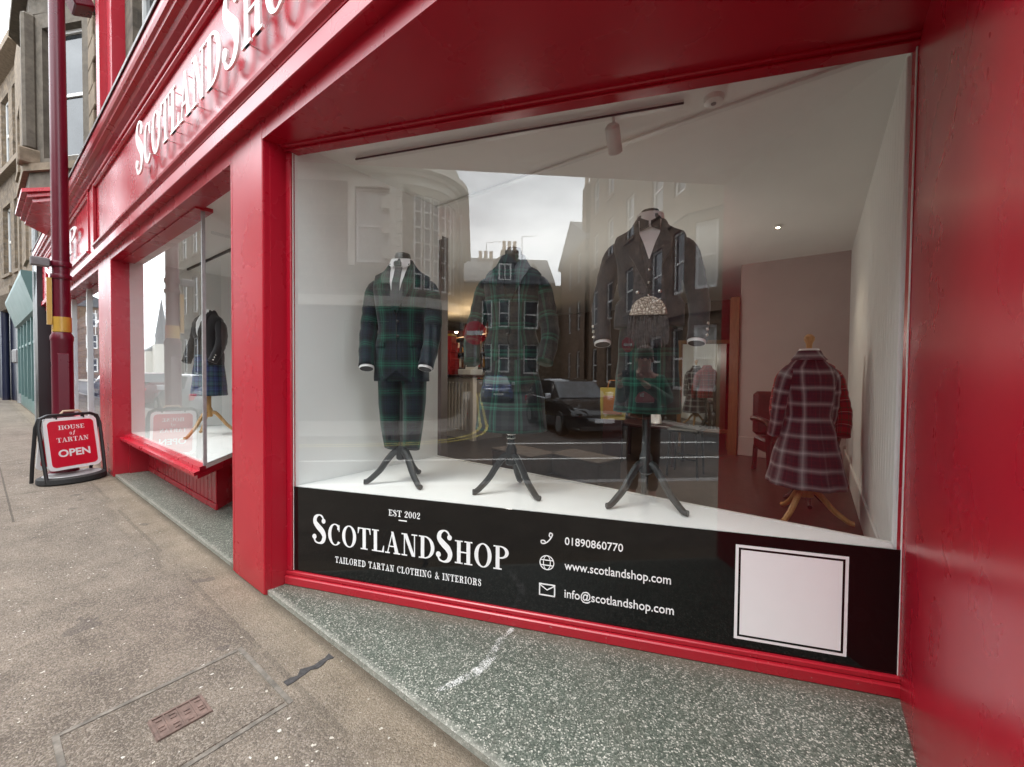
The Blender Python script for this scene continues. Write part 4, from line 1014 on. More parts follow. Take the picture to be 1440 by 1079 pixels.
def jacket(parent, mat, zs, w_, length, dep=0.125, lap=0.30, btn=(0.36,), collar=True, mat_l=None, cuffs=True, arm=0.02, notch=True, sl_len=0.62, lapw=0.105, elb=0.05):
    "zs: shoulder height; returns the Body"
    secs = [(zs - length, w_ * .90, dep * 1.02, 0.01, 2.4), (zs - length + .14, w_ * .90, dep * 1.06, 0.01, 2.4), (zs - .40, w_ * .76, dep * .95, 0.0, 2.4), (zs - .22, w_ * .86, dep * 1.10, -.005, 2.5),
            (zs - .10, w_ * .95, dep * 1.0, 0.0, 2.7), (zs - .03, w_ * .90, dep * .78, 0.008, 2.6), (zs + .015, w_ * .55, dep * .62, 0.014, 2.3), (zs + .055, .092, .082, 0.018, 2.0), (zs + .085, .078, .072, 0.012, 2.0)]
    B = Body(secs)
    def hem(t, q):
        if q > .12: return 0
        d = abs(((t + math.pi / 2 + math.pi) % (2 * math.pi)) - math.pi)
        return 0.075 * max(0, 1 - d / .38) ** 1.5 * (1 - q / .12) if notch else 0
    J = B.mesh(30, hem).build('jacket', mat, parent, smooth='all')
    l0 = zs - lap
    Ls = [(0.0 + i * 0, 0) for i in range(1)]
    inner = [(0.006, l0), (0.016, l0 + .07), (0.030, l0 + .15), (0.048, l0 + .24), (0.064, zs + .05)]
    outer = [(0.014, l0 + .01), (0.055, l0 + .09), (0.085, l0 + .15), (lapw + .012, l0 + .225), (0.094, zs + .055)]
    B.patch(inner, outer, 0.011, 0.006).build('lapel', mat_l or mat, J)
    B.patch(mirror(inner), mirror(outer), 0.011, 0.006).build('lapel', mat_l or mat, J)
    B.patch([(0.0, l0 - .40 + 0.09), (0.0, l0 - .2), (0.0, l0 + .01)], [(0.004, l0 - .40 + 0.09), (0.004, l0 - .2), (0.004, l0 + .01)], 0.004, 0.004).build('front_edge', 'black_cloth', J)
    for x, z in btn:
        p = B.front(x, z, 0.008); MB().ball(tuple(p), 0.011, 8, 5, (1, .45, 1)).build('button', 'ebony' if notch else 'bright_metal', J, smooth=True)
    for s_ in (-1, 1):
        sh = [(s_ * (w_ * .66), 0.01, zs - .085), (s_ * (w_ * .93), 0.01, zs - .135), (s_ * (w_ * 1.06 + arm * .4), 0.0, zs - .30), (s_ * (w_ * 1.06 + arm + elb * .2), -0.03 - elb * .4, zs - sl_len * .72), (s_ * (w_ * 1.0 + arm), -0.075 - elb, zs - sl_len)]
        sv = sleeve(sh, [0.055, 0.070, 0.069, 0.062, 0.056], mat, J)
        if cuffs:
            a = Vector(sh[-1]); d = (Vector(sh[-1]) - Vector(sh[-2])).normalized()
            MB().tube([tuple(a - d * .02), tuple(a + d * .016)], [0.048, 0.049], 14).build('shirt_cuff', 'white_cloth', J, smooth=True)
            MB().tube([tuple(a + d * .012), tuple(a + d * .0168)], [0.044, 0.044], 14).build('cuff_opening', 'black_cloth', J)
        for k in range(3):
            a = Vector(sh[-1]); d = (Vector(sh[-2]) - a).normalized(); p = a + d * (.03 + .035 * k) + Vector((s_ * .045, -.035, 0))
            if not notch: MB().ball(tuple(p), 0.010, 8, 5).build('cuff_button', 'bright_metal', J, smooth=True)
    return B, J
def shirt_front(B, parent, zs, lap, mat='white_cloth'):
    l0 = zs - lap
    o = B.patch([(-0.002, l0 + .06), (-.022, l0 + .13), (-.046, l0 + .22), (-.066, zs + .05)], [(0.002, l0 + .06), (.022, l0 + .13), (.046, l0 + .22), (.066, zs + .05)], 0.0055, 0.002).build('shirt', mat, parent)
    cl = []
    for z, r_ in ((zs + .045, .088), (zs + .075, .080), (zs + .100, .074)):
        cl.append([Vector((r_ * math.cos(t), .014 + r_ * .93 * math.sin(t), z + .012 * math.sin(t))) for t in [2 * math.pi * k / 20 for k in range(20)]])
    MB().loft(cl).build('collar', mat, o, smooth=True)
    for s_ in (-1, 1):
        mb = MB(); z0 = zs + .085
        pts = [(s_ * .006, -.068, z0), (s_ * .066, -.035, z0 + .005), (s_ * .074, -.058, z0 - .045), (s_ * .038, -.098, z0 - .075)]
        mb.add([*pts, *[(x, y + .006, z) for x, y, z in pts]], [(0, 1, 2, 3), (7, 6, 5, 4), (0, 4, 5, 1), (1, 5, 6, 2), (2, 6, 7, 3), (3, 7, 4, 0)]); mb.build('collar_point', mat, o)
    return o
def neck_cap(parent, zs, mat='ebony'):
    return MB().lathe([(0.058, zs + .06), (0.056, zs + .115), (0.050, zs + .135), (0.02, zs + .145)], c=(0, .012), seg=18).build('neck_cap', mat, parent, smooth=True)
def face(dx, dy): return math.atan2(dx, -dy)               # rotation that turns -y onto (dx, dy)

# 1: full suit
m1 = thing('suit_mannequin', 'mannequin in a dark green and navy tartan suit with tie', 'mannequin', (-2.37, 0.70, 0.701), face(math.cos(R(-56)), math.sin(R(-56))), 'tailor mannequins standing in the splayed window')
zs = 1.50
B, J = jacket(m1, 'black_watch', zs, 0.215, 0.77, btn=((0.012, zs - .36), (0.012, zs - .46)), lap=0.31, arm=-0.01, sl_len=0.67)
sf = shirt_front(B, m1, zs, 0.31)
B.patch([(-.010, zs - .28), (-.026, zs - .17), (-.024, zs - .03), (-.026, zs + .02)], [(.010, zs - .28), (.026, zs - .17), (.024, zs - .03), (.026, zs + .02)], 0.011, 0.005).build('tie', 'black_watch', sf)
MB().box(-.026, .026, -.112, -.085, zs + .020, zs + .058, bev=0.008).build('tie_knot', 'black_watch', sf)
neck_cap(m1, zs)
for s_ in (-1, 1):
    B.patch([(s_ * .085, zs - .53), (s_ * .085, zs - .50)], [(s_ * .165, zs - .53), (s_ * .165, zs - .50)], 0.006, 0.005).build('pocket_flap', 'black_watch', J)
tr = MB()
for s_ in (-1, 1):
    secs = [(0.83, .165, .125, s_ * 0.0), (0.76, .088, .12, s_ * .082), (0.58, .080, .105, s_ * .088), (0.40, .070, .09, s_ * .080), (0.245, .058, .075, s_ * .066)]
    rings = []; uvs = []
    for z, a, b_, cx in secs:
        for k in range(20):
            t = 2 * math.pi * k / 20; uvs.append((abs(t - math.pi) * .09, z))
        rings.append([Vector((cx + a * math.cos(2 * math.pi * k / 20) * (1 + .03 * math.sin(9 * z + k)), .01 + b_ * math.sin(2 * math.pi * k / 20), z - .03 * (z < .3) * math.sin(2 * math.pi * k / 20))) for k in range(20)])
    tr = MB().loft(rings, uvs=uvs); tr.build('trouser_leg', 'black_watch', m1, smooth='all')
tripod(m1, 'ebony', 0.25, 0.25, R(111) - m1.rotation_euler.z, pole_to=1.2)

# 2: jacket and long tartan
m2 = thing('kilt_mannequin', 'mannequin in a grey green tartan jacket over a long matching skirt', 'mannequin', (-1.61, 1.0, 0.701), face(math.cos(R(-66)), math.sin(R(-66))), 'tailor mannequins standing in the splayed window')
zs = 1.48
B, J = jacket(m2, 'grey_green_tartan', zs, 0.205, 0.66, btn=((0.0, zs - .34), (0, zs - .44)), lap=0.26, arm=0.03, cuffs=False)
neck_cap(m2, zs)
sk = Body([(0.42, .235, .20, .01, 2.2), (0.62, .215, .18, .01, 2.2), (0.88, .165, .135, 0.01, 2.2)])
def pleats(Bd, n_, nf, amp, name, mat, parent):
    return Bd.mesh(n_, None, amp, nf, .4).build(name, mat, parent, smooth='all')
pleats(sk, 14, 18, 0.03, 'skirt', 'grey_green_tartan', m2)
tripod(m2, 'ebony', 0.27, 0.25, R(111) - m2.rotation_euler.z, pole_to=1.2)
for z in (0.36, 0.385, 0.41): MB().lathe([(0.028, z), (0.034, z + .008), (0.028, z + .016)], seg=12).build('pole_ring', 'bright_metal', m2, smooth=True)

# 3: charcoal jacket, waistcoat, kilt, sporran
m3 = thing('tweed_mannequin', 'mannequin in a charcoal tweed jacket with waistcoat, bow tie and silver topped sporran', 'mannequin', (-0.81, 1.29, 0.701), face(math.cos(R(-72)), math.sin(R(-72))), 'tailor mannequins standing in the splayed window')
zs = 1.645
B, J = jacket(m3, 'charcoal_tweed', zs, 0.222, 0.57, btn=((.06, zs - .38), (-.06, zs - .38), (.07, zs - .46), (-.07, zs - .46)), lap=0.36, arm=0.035, mat_l='charcoal_tweed', notch=False, sl_len=0.66, elb=0.02)
B.patch([(-0.10, zs - .53), (-.085, zs - .36), (-.07, zs - .20), (-.064, zs - .1)], [(.10, zs - .53), (.085, zs - .36), (.07, zs - .20), (.064, zs - .1)], 0.0045, 0.002).build('waistcoat', 'charcoal_vest', J)
l0 = zs - .20
B.patch([(-0.002, l0), (-.03, l0 + .09), (-.058, l0 + .17), (-.068, zs + .05)], [(0.002, l0), (.03, l0 + .09), (.058, l0 + .17), (.068, zs + .05)], 0.0085, 0.002).build('shirt', 'white_cloth', m3)
for k in range(4):
    p = B.front(0.0, zs - .26 - k * .07, .008); MB().ball(tuple(p), .009, 8, 5).build('waistcoat_button', 'bright_metal', J, smooth=True)
for sx in (-1, 1):
    MB().loft([[Vector((sx * .006, y_, zs + z_)) for y_, z_ in ((-.125, .022), (-.095, .022), (-.095, -.002), (-.125, -.002))],
               [Vector((sx * .055, y_, zs + z_)) for y_, z_ in ((-.128, .042), (-.09, .042), (-.09, -.024), (-.128, -.024))]]).build('bow_tie', 'black_cloth', m3)
    MB().box(-.045, .045, -.025, .03, -.006, .004, Matrix.Translation((sx * .145, .01, zs - .004)) @ Matrix.Rotation(R(sx * 24), 4, 'Y')).build('epaulette', 'charcoal_tweed', J)
cl = [[Vector((r_ * math.cos(t), .014 + r_ * .93 * math.sin(t), z)) for t in [2 * math.pi * k / 20 for k in range(20)]] for z, r_ in ((zs + .05, .086), (zs + .10, .078), (zs + .105, .072))]
MB().loft(cl).build('wing_collar', 'white_cloth', m3, smooth=True)
neck_cap(m3, zs - .01)
kb_ = Body([(0.57, .195, .165, .01, 2.2), (0.75, .18, .155, .01, 2.2), (1.18, .16, .13, .01, 2.2)])
pleats(kb_, 14, 16, 0.02, 'kilt', 'grey_green_tartan', m3)
spn = MB().lathe([(0.0, 0), (0.09, 0.001), (0.088, .02), (0.05, .028)], seg=20, M=Matrix.Translation((0, -.165, 1.10)) @ Matrix.Rotation(R(90), 4, 'X') @ Matrix.Diagonal((1.0, 1.0, 1, 1))).build('sporran', 'black_cloth', m3, smooth=True)
dm = [(-.10 + .2 * i / 16) for i in range(17)]
mb = MB(); ri = []
for x in dm:
    h = math.sqrt(max(0, .1 ** 2 - x * x)) + .002
    ri.append([Vector((x, -.175, 1.125)), Vector((x, -.205, 1.125)), Vector((x, -.20, 1.125 + h)), Vector((x, -.17, 1.125 + h))])
MB().loft(ri).build('metal_cantle', 'chased_silver', spn)
mb = MB()
random.seed(5)
for k in range(170):
    a = random.uniform(0, 2 * math.pi); x = random.uniform(-.1, .1); z = 1.12 - random.uniform(0, .05)
    mb.tube([(x, -.18 - random.uniform(0, .02), z), (x * 1.08, -.20, z - .07), (x * 1.05, -.19, z - .13)], [.004, .004, .001], 4)
mb.build('sporran_fur', 'charcoal_vest', spn)
tripod(m3, 'ebony', 0.28, 0.25, R(111) - m3.rotation_euler.z, pole_to=1.3, rad=.032)

# 4: long plum check coat on a pine stand, seen from behind
m4 = thing('coat_mannequin', 'mannequin in a long plum and white check flared coat on a pine stand', 'mannequin', (-0.05, 2.86, 0.35), face(math.cos(R(125)), math.sin(R(125))))
zs = 1.27
B = Body([(0.28, .27, .25, 0.0, 2.1), (0.44, .24, .215, 0.0, 2.1), (0.68, .19, .165, 0, 2.2), (0.84, .15, .13, 0, 2.3), (0.99, .17, .145, 0, 2.4), (1.13, .185, .135, 0, 2.6), (1.215, .17, .10, 0, 2.5), (1.26, .12, .085, 0, 2.2), (1.31, .072, .068, 0, 2), (1.335, .07, .066, 0, 2)])
ct = B.mesh(34, None, 0.055, 9, 1.0).build('coat', 'plum_tartan', m4, smooth='all')
MB().loft([[Vector((r_ * math.cos(t), r_ * .95 * math.sin(t) + .0, z)) for t in [2 * math.pi * k / 20 for k in range(20)]] for z, r_ in ((1.27, .125), (1.315, .092), (1.345, .078))]).build('collar', 'plum_tartan', ct, smooth=True)
MB().loft([[Vector((r_ * math.cos(t), r_ * .95 * math.sin(t), z)) for t in [2 * math.pi * k / 20 for k in range(20)]] for z, r_ in ((1.33, .076), (1.36, .066))]).build('shirt_collar', 'white_cloth', m4, smooth=True)
for s_ in (-1, 1):
    sleeve([(s_ * .125, 0, 1.20), (s_ * .175, 0, 1.13), (s_ * .20, -.02, .98), (s_ * .205, -.05, .80), (s_ * .20, -.10, .66)], [.055, .064, .058, .052, .047], 'plum_tartan', ct)
st = tripod(m4, 'pine', 0.26, 0.30, R(28), rad=.045, pole_to=1.36)
MB().lathe([(0.02, 1.36), (0.022, 1.40), (0.036, 1.43), (0.036, 1.455), (0.015, 1.475)], seg=14).build('finial', 'pine', m4, smooth=True)
# 5: red tartan jacket behind the coat
m5 = thing('red_jacket_mannequin', 'mannequin in a dark red tartan jacket partly hidden behind the check coat', 'mannequin', (-0.05, 3.32, 0.35), face(math.cos(R(-80)), math.sin(R(-80))))
zs = 1.26
B, J = jacket(m5, 'red_tartan', zs, 0.20, 0.62, arm=0.02, cuffs=False, btn=((0, .9),))
tripod(m5, 'ebony', 0.2, 0.17, R(30), rad=.025, pole_to=1.3)
# 6: kilt outfit in the bay window
m6 = thing('bay_kilt_mannequin', 'mannequin in a black jacket and blue tartan kilt in the bay window', 'mannequin', (-6.62, 0.78, 0.60), face(math.cos(R(-70)), math.sin(R(-70))))
zs = 1.62
B, J = jacket(m6, 'black_cloth', zs, 0.225, 0.66, arm=0.01, cuffs=False, lap=.34, notch=False, btn=((.06, zs - .4), (-.06, zs - .4)))
shirt_front(B, m6, zs, 0.34)
pleats(Body([(0.55, .215, .185, .01, 2.2), (0.8, .20, .17, .01, 2.2), (1.1, .17, .14, .01, 2.2)]), 12, 16, 0.025, 'kilt', 'blue_tartan', m6)
tripod(m6, 'pine', 0.34, 0.36, R(-80), rad=.034, pole_to=1.3)
# 7: dress at the back of the bay
m7 = thing('dress_mannequin', 'mannequin in a cream blouse and red tartan skirt behind the bay glass', 'mannequin', (-5.93, 1.12, 0.60), face(0.5, -0.8))
B = Body([(0.95, .17, .13, 0, 2.3), (1.15, .19, .14, 0, 2.4), (1.38, .20, .12, 0, 2.6), (1.48, .16, .09, 0, 2.3), (1.54, .07, .065, 0, 2), (1.57, .065, .06, 0, 2)])
B.mesh(20).build('blouse', 'white_cloth', m7, smooth='all')
pleats(Body([(0.45, .26, .23, 0, 2.1), (0.95, .16, .13, 0, 2.2)]), 12, 12, 0.04, 'skirt', 'red_tartan', m7)
tripod(m7, 'pine', 0.3, 0.3, R(-80), rad=.034, pole_to=1.2)

# ------------------------------------------------------------------ shop interior furniture
ct_ = thing('slatted_counter', 'pale slatted wooden shop counter with a dark top', 'counter', (-5.35, 4.0, 0.35), R(-10))
MB().box(-0.80, 0.80, 0.05, 0.65, 0.0, 1.02).build('carcass', 'dark_wall', ct_)
MB().box(-0.86, 0.86, -0.06, 0.70, 1.06, 1.10, bev=.008).build('top', 'dark_wood', ct_)
MB().box(-0.82, 0.82, 0.0, 0.05, 0.97, 1.06).box(-0.82, 0.82, 0.0, 0.05, 0.0, 0.14).build('rail', 'pale_slat', ct_)
for x in (-.82, .74): MB().box(x, x + .08, -.03, .051, 0.0, 1.059).build('corner_post', 'pale_slat', ct_)
s0_ = None
for k in range(15):
    x = -.72 + k * .0985
    if s0_ is None: s0_ = MB().box(0, .05, -.012, .03, .14, .97, bev=.004).build('slat', 'pale_slat', ct_, loc=(x, 0, 0))
    else: share(s0_, ct_, (x, 0, 0))
tl = thing('till', 'small white till on the slatted counter', 'till', (-4.95, 4.2, 1.452))
MB().box(-.16, .16, -.16, .16, 0, .10, bev=.01).build('drawer', 'white_paint', tl)
MB().box(-.14, .14, -.02, .02, .10, .32, Matrix.Rotation(R(-14), 4, 'X'), bev=.008).build('screen', 'white_paint', tl)
MB().box(-.11, .11, -.026, -.021, .14, .29, Matrix.Rotation(R(-14), 4, 'X')).build('display', 'plastic_black', tl)
for k in range(5):
    bxo = thing('gift_box', ['red tartan gift box with gold lid on top of the counter stack', 'red gift box, second from the top of the counter stack', 'red gift box in the middle of the counter stack', 'red gift box, second from the bottom of the counter stack', 'wide red gift box at the bottom of the counter stack'][4 - k], 'gift box', (-5.62 + .02 * (k % 2), 4.25, 1.4515 + k * .152), .1 * k)
    wb = .2 - .012 * k
    MB().box(-wb, wb, -.13, .13, 0, .11, bev=.006).build('box', 'box_red', bxo)
    MB().box(-wb - .005, wb + .005, -.135, .135, .1105, .15, bev=.005).build('lid', 'gold_paint' if k == 4 else 'box_red', bxo)
    MB().box(-.02, .02, -.138, -.1305, 0.002, .149).build('ribbon', 'white_cloth', bxo)
# lit shelves behind the counter
sh = thing('product_shelves', 'wall shelves of bottles and jars lit by warm lamps behind the counter', 'shelf', (-6.75, 6.3, 0.35), R(-18))
MB().box(-1.6, 1.6, .30, .34, 0, 2.3).build('back_panel', 'dark_wood', sh)
for x in (-1.6, -.55, .5, 1.56): MB().box(x, x + .04, 0, .30, 0, 2.3).build('upright', 'dark_wood', sh)
for z in (0.45, .85, 1.25, 1.65, 2.05):
    for x in (-1.56, -.51, .54):
        MB().box(x, x + 1.005, .02, .299, z, z + .025).build('shelf', 'oak_frame', sh)
random.seed(11)
pm = ['box_red', 'clay', 'white_cloth', 'gold_paint', 'bright_metal', 'dark_wood', 'box_orange']
for z in (0.475, .875, 1.275, 1.675):
    for k in range(22):
        x = -1.5 + k * .138 + random.uniform(-.02, .02); hh = random.uniform(.12, .30); ww = random.uniform(.03, .05)
        if abs((x + .53)) < .07 or abs(x - .52) < .07: continue
        MB().box(x - ww, x + ww, .08, .2, z + .0005, z + hh, bev=.01).build('product', random.choice(pm), sh)
for k, x in enumerate((-1.05, 0.0, 1.05)):
    ob = MB().lathe([(.04, 2.20), (.045, 2.23)], c=(x, .02), seg=12).build('lamp', 'lamp_glow', sh)
    ld = bpy.data.lights.new('shelf_lamp', 'POINT'); ld.energy = 4; ld.color = (1, .68, .36); ld.shadow_soft_size = .05
    lo = bpy.data.objects.new('shelf_lamp', ld); COL.objects.link(lo); lo.parent = sh; lo.location = (x, -.12, 2.15)
# ceiling downlights
for k, (x, y, lab) in enumerate(((-0.35, 3.9, 'glowing round downlight above the check coat'), (-1.6, 3.3, 'glowing round downlight behind the tweed jacket'), (-3.3, 3.4, 'glowing round downlight behind the kilt mannequin'), (-2.6, 5.6, 'glowing round downlight deep in the shop by the framed mirror'), (-5.1, 3.45, 'glowing round downlight over the slatted counter'))):
    d = thing('downlight', lab, 'downlight', (x, y, 3.03))
    MB().lathe([(.034, 0), (.04, .005), (.04, .027)], seg=20).build('rim', 'white_paint', d, smooth=True)
    MB().lathe([(.016, -.003), (.016, -.0005)], seg=16).build('lamp', 'lamp_glow', d)
    ld = bpy.data.lights.new('downlight_bulb', 'SPOT'); ld.energy = 7; ld.color = (1, .82, .6); ld.spot_size = R(110); ld.spot_blend = .7; ld.shadow_soft_size = .05
    lo = bpy.data.objects.new('downlight_bulb', ld); COL.objects.link(lo); lo.parent = d; lo.location = (0, 0, -.03)
# unseen pendant lamps added behind the mannequins to brighten the ceiling
for k, (x, y, z, lab) in enumerate(((-1.72, 3.70, 2.08, 'small unseen pendant lamp added behind the tweed jacket to brighten the ceiling'), (-3.15, 3.05, 1.98, 'small unseen pendant lamp added behind the kilt mannequin to brighten the ceiling'))):
    d = thing('added_fill_pendant', lab, 'lamp', (x, y, z))
    MB().tube([(0, 0, .06), (0, 0, 3.055 - z)], .003, 6).build('cord', 'white_paint', d)
    MB().lathe([(.05, -.045), (.05, -.03), (.012, .06), (.006, .07)], seg=16).build('holder', 'white_paint', d, smooth=True)
    MB().ball((0, 0, -.075), .03, 10, 7).build('bulb', 'lamp_glow', d, smooth=True)
    ld = bpy.data.lights.new('added_fill_bulb', 'POINT'); ld.energy = 8.5; ld.color = (1, .95, .86); ld.shadow_soft_size = .10
    lo = bpy.data.objects.new('added_fill_bulb', ld); COL.objects.link(lo); lo.parent = d; lo.location = (0.0, 0, -.22)
# framed mirror
mr = thing('framed_mirror', 'large standing mirror in a brown wooden frame', 'mirror', (-1.38, 5.7, 0.35), R(20))
MB().box(-.34, .34, 0.0, .02, .30, 1.62).build('glass', 'mirror', mr)
for a in ((-.40, -.34, .24, 1.68), (.34, .40, .24, 1.68), (-.34, .34, .24, .30), (-.34, .34, 1.62, 1.68)):
    MB().box(a[0], a[1], -.025, .04, a[2], a[3], bev=.008).build('frame_rail', 'oak_frame', mr)
for x in (-.37, .31): MB().box(x, x + .06, -.02, .03, 0, .24).build('leg', 'oak_frame', mr)
# round dog figure on a table, black stool
tb = thing('side_table', 'low dark wooden table carrying the dog figure', 'table', (-1.75, 4.25, 0.35))
MB().box(-.42, .42, -.28, .28, .46, .50, bev=.006).build('top', 'dark_wood', tb)
for x in (-.38, .34):
    for y in (-.24, .20): MB().box(x, x + .04, y, y + .04, 0, .46).build('leg', 'dark_wood', tb)
dg = thing('dog_figure', 'small white dog figure with brown ears on the low table', 'dog figure', (-1.66, 4.15, 0.8505), face(.3, -.95))
mb = Body([(0, .085, .10, 0, 2.1), (.07, .08, .09, 0, 2.1), (.15, .06, .065, -.01, 2), (.19, .05, .05, -.02, 2)]).mesh(10)
mb.ball((0, -.045, .245), .06, 14, 9, (1, 1.1, .95)).ball((0, -.105, .225), .03, 10, 7, (1, 1.2, .8)); mb.build('body', 'white_cloth', dg, smooth='all')
for s_ in (-1, 1):
    MB().ball((s_ * .062, -.035, .235), .035, 8, 6, (.45, .8, 1.3)).build('ear', 'oak_frame', dg, smooth=True)
    MB().ball((s_ * .026, -.105, .258), .008, 6, 5).build('eye', 'ebony', dg, smooth=True)
    MB().tube([(s_ * .045, -.07, .14), (s_ * .045, -.10, .015)], [.026, .028], 8).build('foreleg', 'white_cloth', dg, smooth=True)
MB().ball((0, -.142, .228), .012, 8, 5).build('nose', 'ebony', dg, smooth=True)
sto = thing('bar_stool', 'thin black metal bar stool near the framed mirror', 'stool', (-1.17, 3.72, 0.35))
MB().box(-.17, .17, -.17, .17, .50, .54, bev=.015).build('seat', 'plastic_black', sto)
for x in (-.14, .14):
    for y in (-.14, .14): MB().tube([(x, y, .50), (x * 1.15, y * 1.15, 0)], .011, 6).build('leg', 'plastic_black', sto)
MB().box(-.15, .15, -.15, -.14, .2, .215).box(-.15, .15, .14, .15, .2, .215).build('stretcher', 'plastic_black', sto)
# armchair behind the coat
ch = thing('armchair', 'dark red leather armchair with a carved wooden frame behind the coat', 'armchair', (-0.22, 4.45, 0.35), R(25))
MB().box(-.30, .30, -.28, .26, .26, .42, bev=.03).build('seat', 'dark_wood', ch)
MB().box(-.30, .30, .22, .32, .42, .95, Matrix.Translation((0, .0, 0)), bev=.04).build('backrest', 'dark_wood', ch)
for s_ in (-1, 1):
    MB().tube([tuple(q) for q in cr_path([(s_ * .31, .25, .62), (s_ * .33, 0, .64), (s_ * .33, -.26, .62), (s_ * .33, -.30, .56), (s_ * .32, -.26, .40), (s_ * .31, -.27, .2), (s_ * .31, -.29, 0)], 4)], .032, 8).build('arm', 'dark_wood', ch, smooth=True)
    MB().tube([(s_ * .27, .25, .3), (s_ * .27, .29, 0)], .028, 8).build('leg', 'dark_wood', ch, smooth=True)
# carrier bag
cbg = thing('carrier_bag', 'yellow and orange carrier bag on a small stand', 'bag', (-2.12, 3.9, 0.35), R(15))
MB().box(-.12, .12, -.09, .09, 0, .55).build('stand', 'dark_wood', cbg)
MB().loft([[Vector((x, y, z)) for x, y in ((-a, -.06), (a, -.06), (a, .06), (-a, .06))] for a, z in ((.15, .551), (.16, .72), (.165, .96))]).build('bag', 'box_yellow', cbg)
MB().box(-.12, .12, -.068, -.064, .62, .86).build('printed_patch', 'box_orange', cbg)
MB().tube([(-.07, -.055, .955), (-.05, -.055, 1.06), (.05, -.055, 1.06), (.07, -.055, .955)], .006, 6).build('handle', 'box_orange', cbg)
# low display boxes
for k, (x, y, lab) in enumerate(((-2.75, 2.75, 'flat brown display box on the dark floor behind the kilt mannequin'), (-2.05, 2.95, 'flat brown display box nearer the bar stool'))):
    d = thing('display_box', lab, 'box', (x, y, .35), R(-12))
    MB().box(-.34, .34, -.2, .2, 0, .20, bev=.008).build('box', 'brown_box', d)
    MB().box(-.345, .345, -.205, .205, .2005, .235, bev=.006).build('lid', 'brown_box', d)
# ------------------------------------------------------------------ across the street (seen in the glass)
# A: pale stone corner building with a round bay
A = thing('round_corner_building', 'pale stone corner building with a curved multi-pane bay window and white cornice', 'building', (-3.8, -9.4, 0))
AM = frameM((-12, 0, 0), (1, 0, 0), (0, 1, 0))             # s from the far end towards the corner
ops = [(10.62, 11.62, 4.75, 6.95), (7.6, 8.6, 4.75, 6.95), (4.6, 5.6, 4.75, 6.95), (10.3, 11.6, 0.9, 3.0), (7.2, 8.8, 0.9, 3.0), (4.2, 5.8, 0.9, 3.0)]
holes(AM, 0, 12, 3.4, 7.1, [o for o in ops if o[2] > 3]).build('wall', 'sandstone_pale', A)
holes(AM, 0, 12, 0, 3.4, [o for o in ops if o[2] < 3]).build('shop_front', 'black_paint', A)
for o in ops: sash(A, AM, *o, fr=.07, pane='blind_pale' if o[2] > 3 else 'window_glass_dark', mat='sash_white' if o[2] > 3 else 'black_paint')
for o in ops[:3]:
    mb = MB()
    mb.box(o[0] - .2, o[0] - .002, 0.001, .05, o[2] - .12, o[3] + .25, AM).box(o[1] + .002, o[1] + .2, .001, .05, o[2] - .12, o[3] + .25, AM).box(o[0], o[1], .001, .05, o[3] + .002, o[3] + .25, AM)
    mb.build('window_surround', 'pale_trim', A)
for k in range(19):
    z = 3.76 + k * .37; wd = .62 if k % 2 else .36
    if z < 7.0: MB().box(12 - wd, 11.998, .002, .035, z, min(7.09, z + .36), AM, bev=.006).build('quoin_stone', 'pale_trim', A)
RC = 1.55
for k in range(8):
    a0, a1 = R(90 - 11.25 * k), R(90 - 11.25 * (k + 1))
    p0 = Vector((RC * math.cos(a0), -RC + RC * math.sin(a0), 0)); p1_ = Vector((RC * math.cos(a1), -RC + RC * math.sin(a1), 0))
    U_ = (p1_ - p0); ln = U_.length; U_.normalize(); N_ = Vector((-U_.y, U_.x, 0))
    KM = frameM(p0, U_, N_)
    op = [(.02, ln - .02, 4.0, 6.85), (.02, ln - .02, .9, 3.0)] if 1 <= k <= 6 else []
    holes(KM, 0, ln, 3.4, 7.1, op[:1], .10).build('curved_wall', 'sandstone_pale', A); holes(KM, 0, ln, 0, 3.4, op[1:], .10).build('curved_shop_front', 'black_paint', A)
    for o in op: sash(A, KM, *o, depth=.10, fr=.045, rows=6 if o[2] > 3 else 1, pane='window_glass_dark', mat='sash_white' if o[2] > 3 else 'black_paint')
SMx = frameM((RC, -RC, 0), (0, -1, 0), (1, 0, 0))
ops = [(1.2, 2.2, 4.75, 6.95), (4.2, 5.2, 4.75, 6.95), (1.2, 2.2, .9, 3), (4.2, 5.2, .9, 3)]
holes(SMx, 0, 8, 3.4, 7.1, ops[:2]).build('wall', 'sandstone_pale', A); holes(SMx, 0, 8, 0, 3.4, ops[2:]).build('shop_front', 'black_paint', A)
for o in ops: sash(A, SMx, *o, fr=.07, sill='pale_trim')
def band(out, z0, z1, name, mat):
    pts = [(-12, out), (0, out)] + [((RC + out) * math.cos(R(90 - 9 * k)), -RC + (RC + out) * math.sin(R(90 - 9 * k))) for k in range(1, 11)] + [(RC + out, -9.5), (-12, -9.5)]
    return MB().poly(pts[::-1], z0, z1).build(name, mat, A)
band(.02, 7.1, 7.35, 'frieze', 'pale_trim'); band(.14, 7.3502, 7.45, 'cornice', 'pale_trim'); band(.38, 7.4502, 7.62, 'cornice', 'pale_trim'); band(.05, 7.6202, 8.1, 'parapet', 'pale_trim')
band(.07, 3.45, 3.75, 'string_course', 'pale_trim')
MB().tube([(RC + .1, -2.2, 0), (RC + .1, -2.2, 7.1)], .05, 8).build('downpipe', 'lead', A)

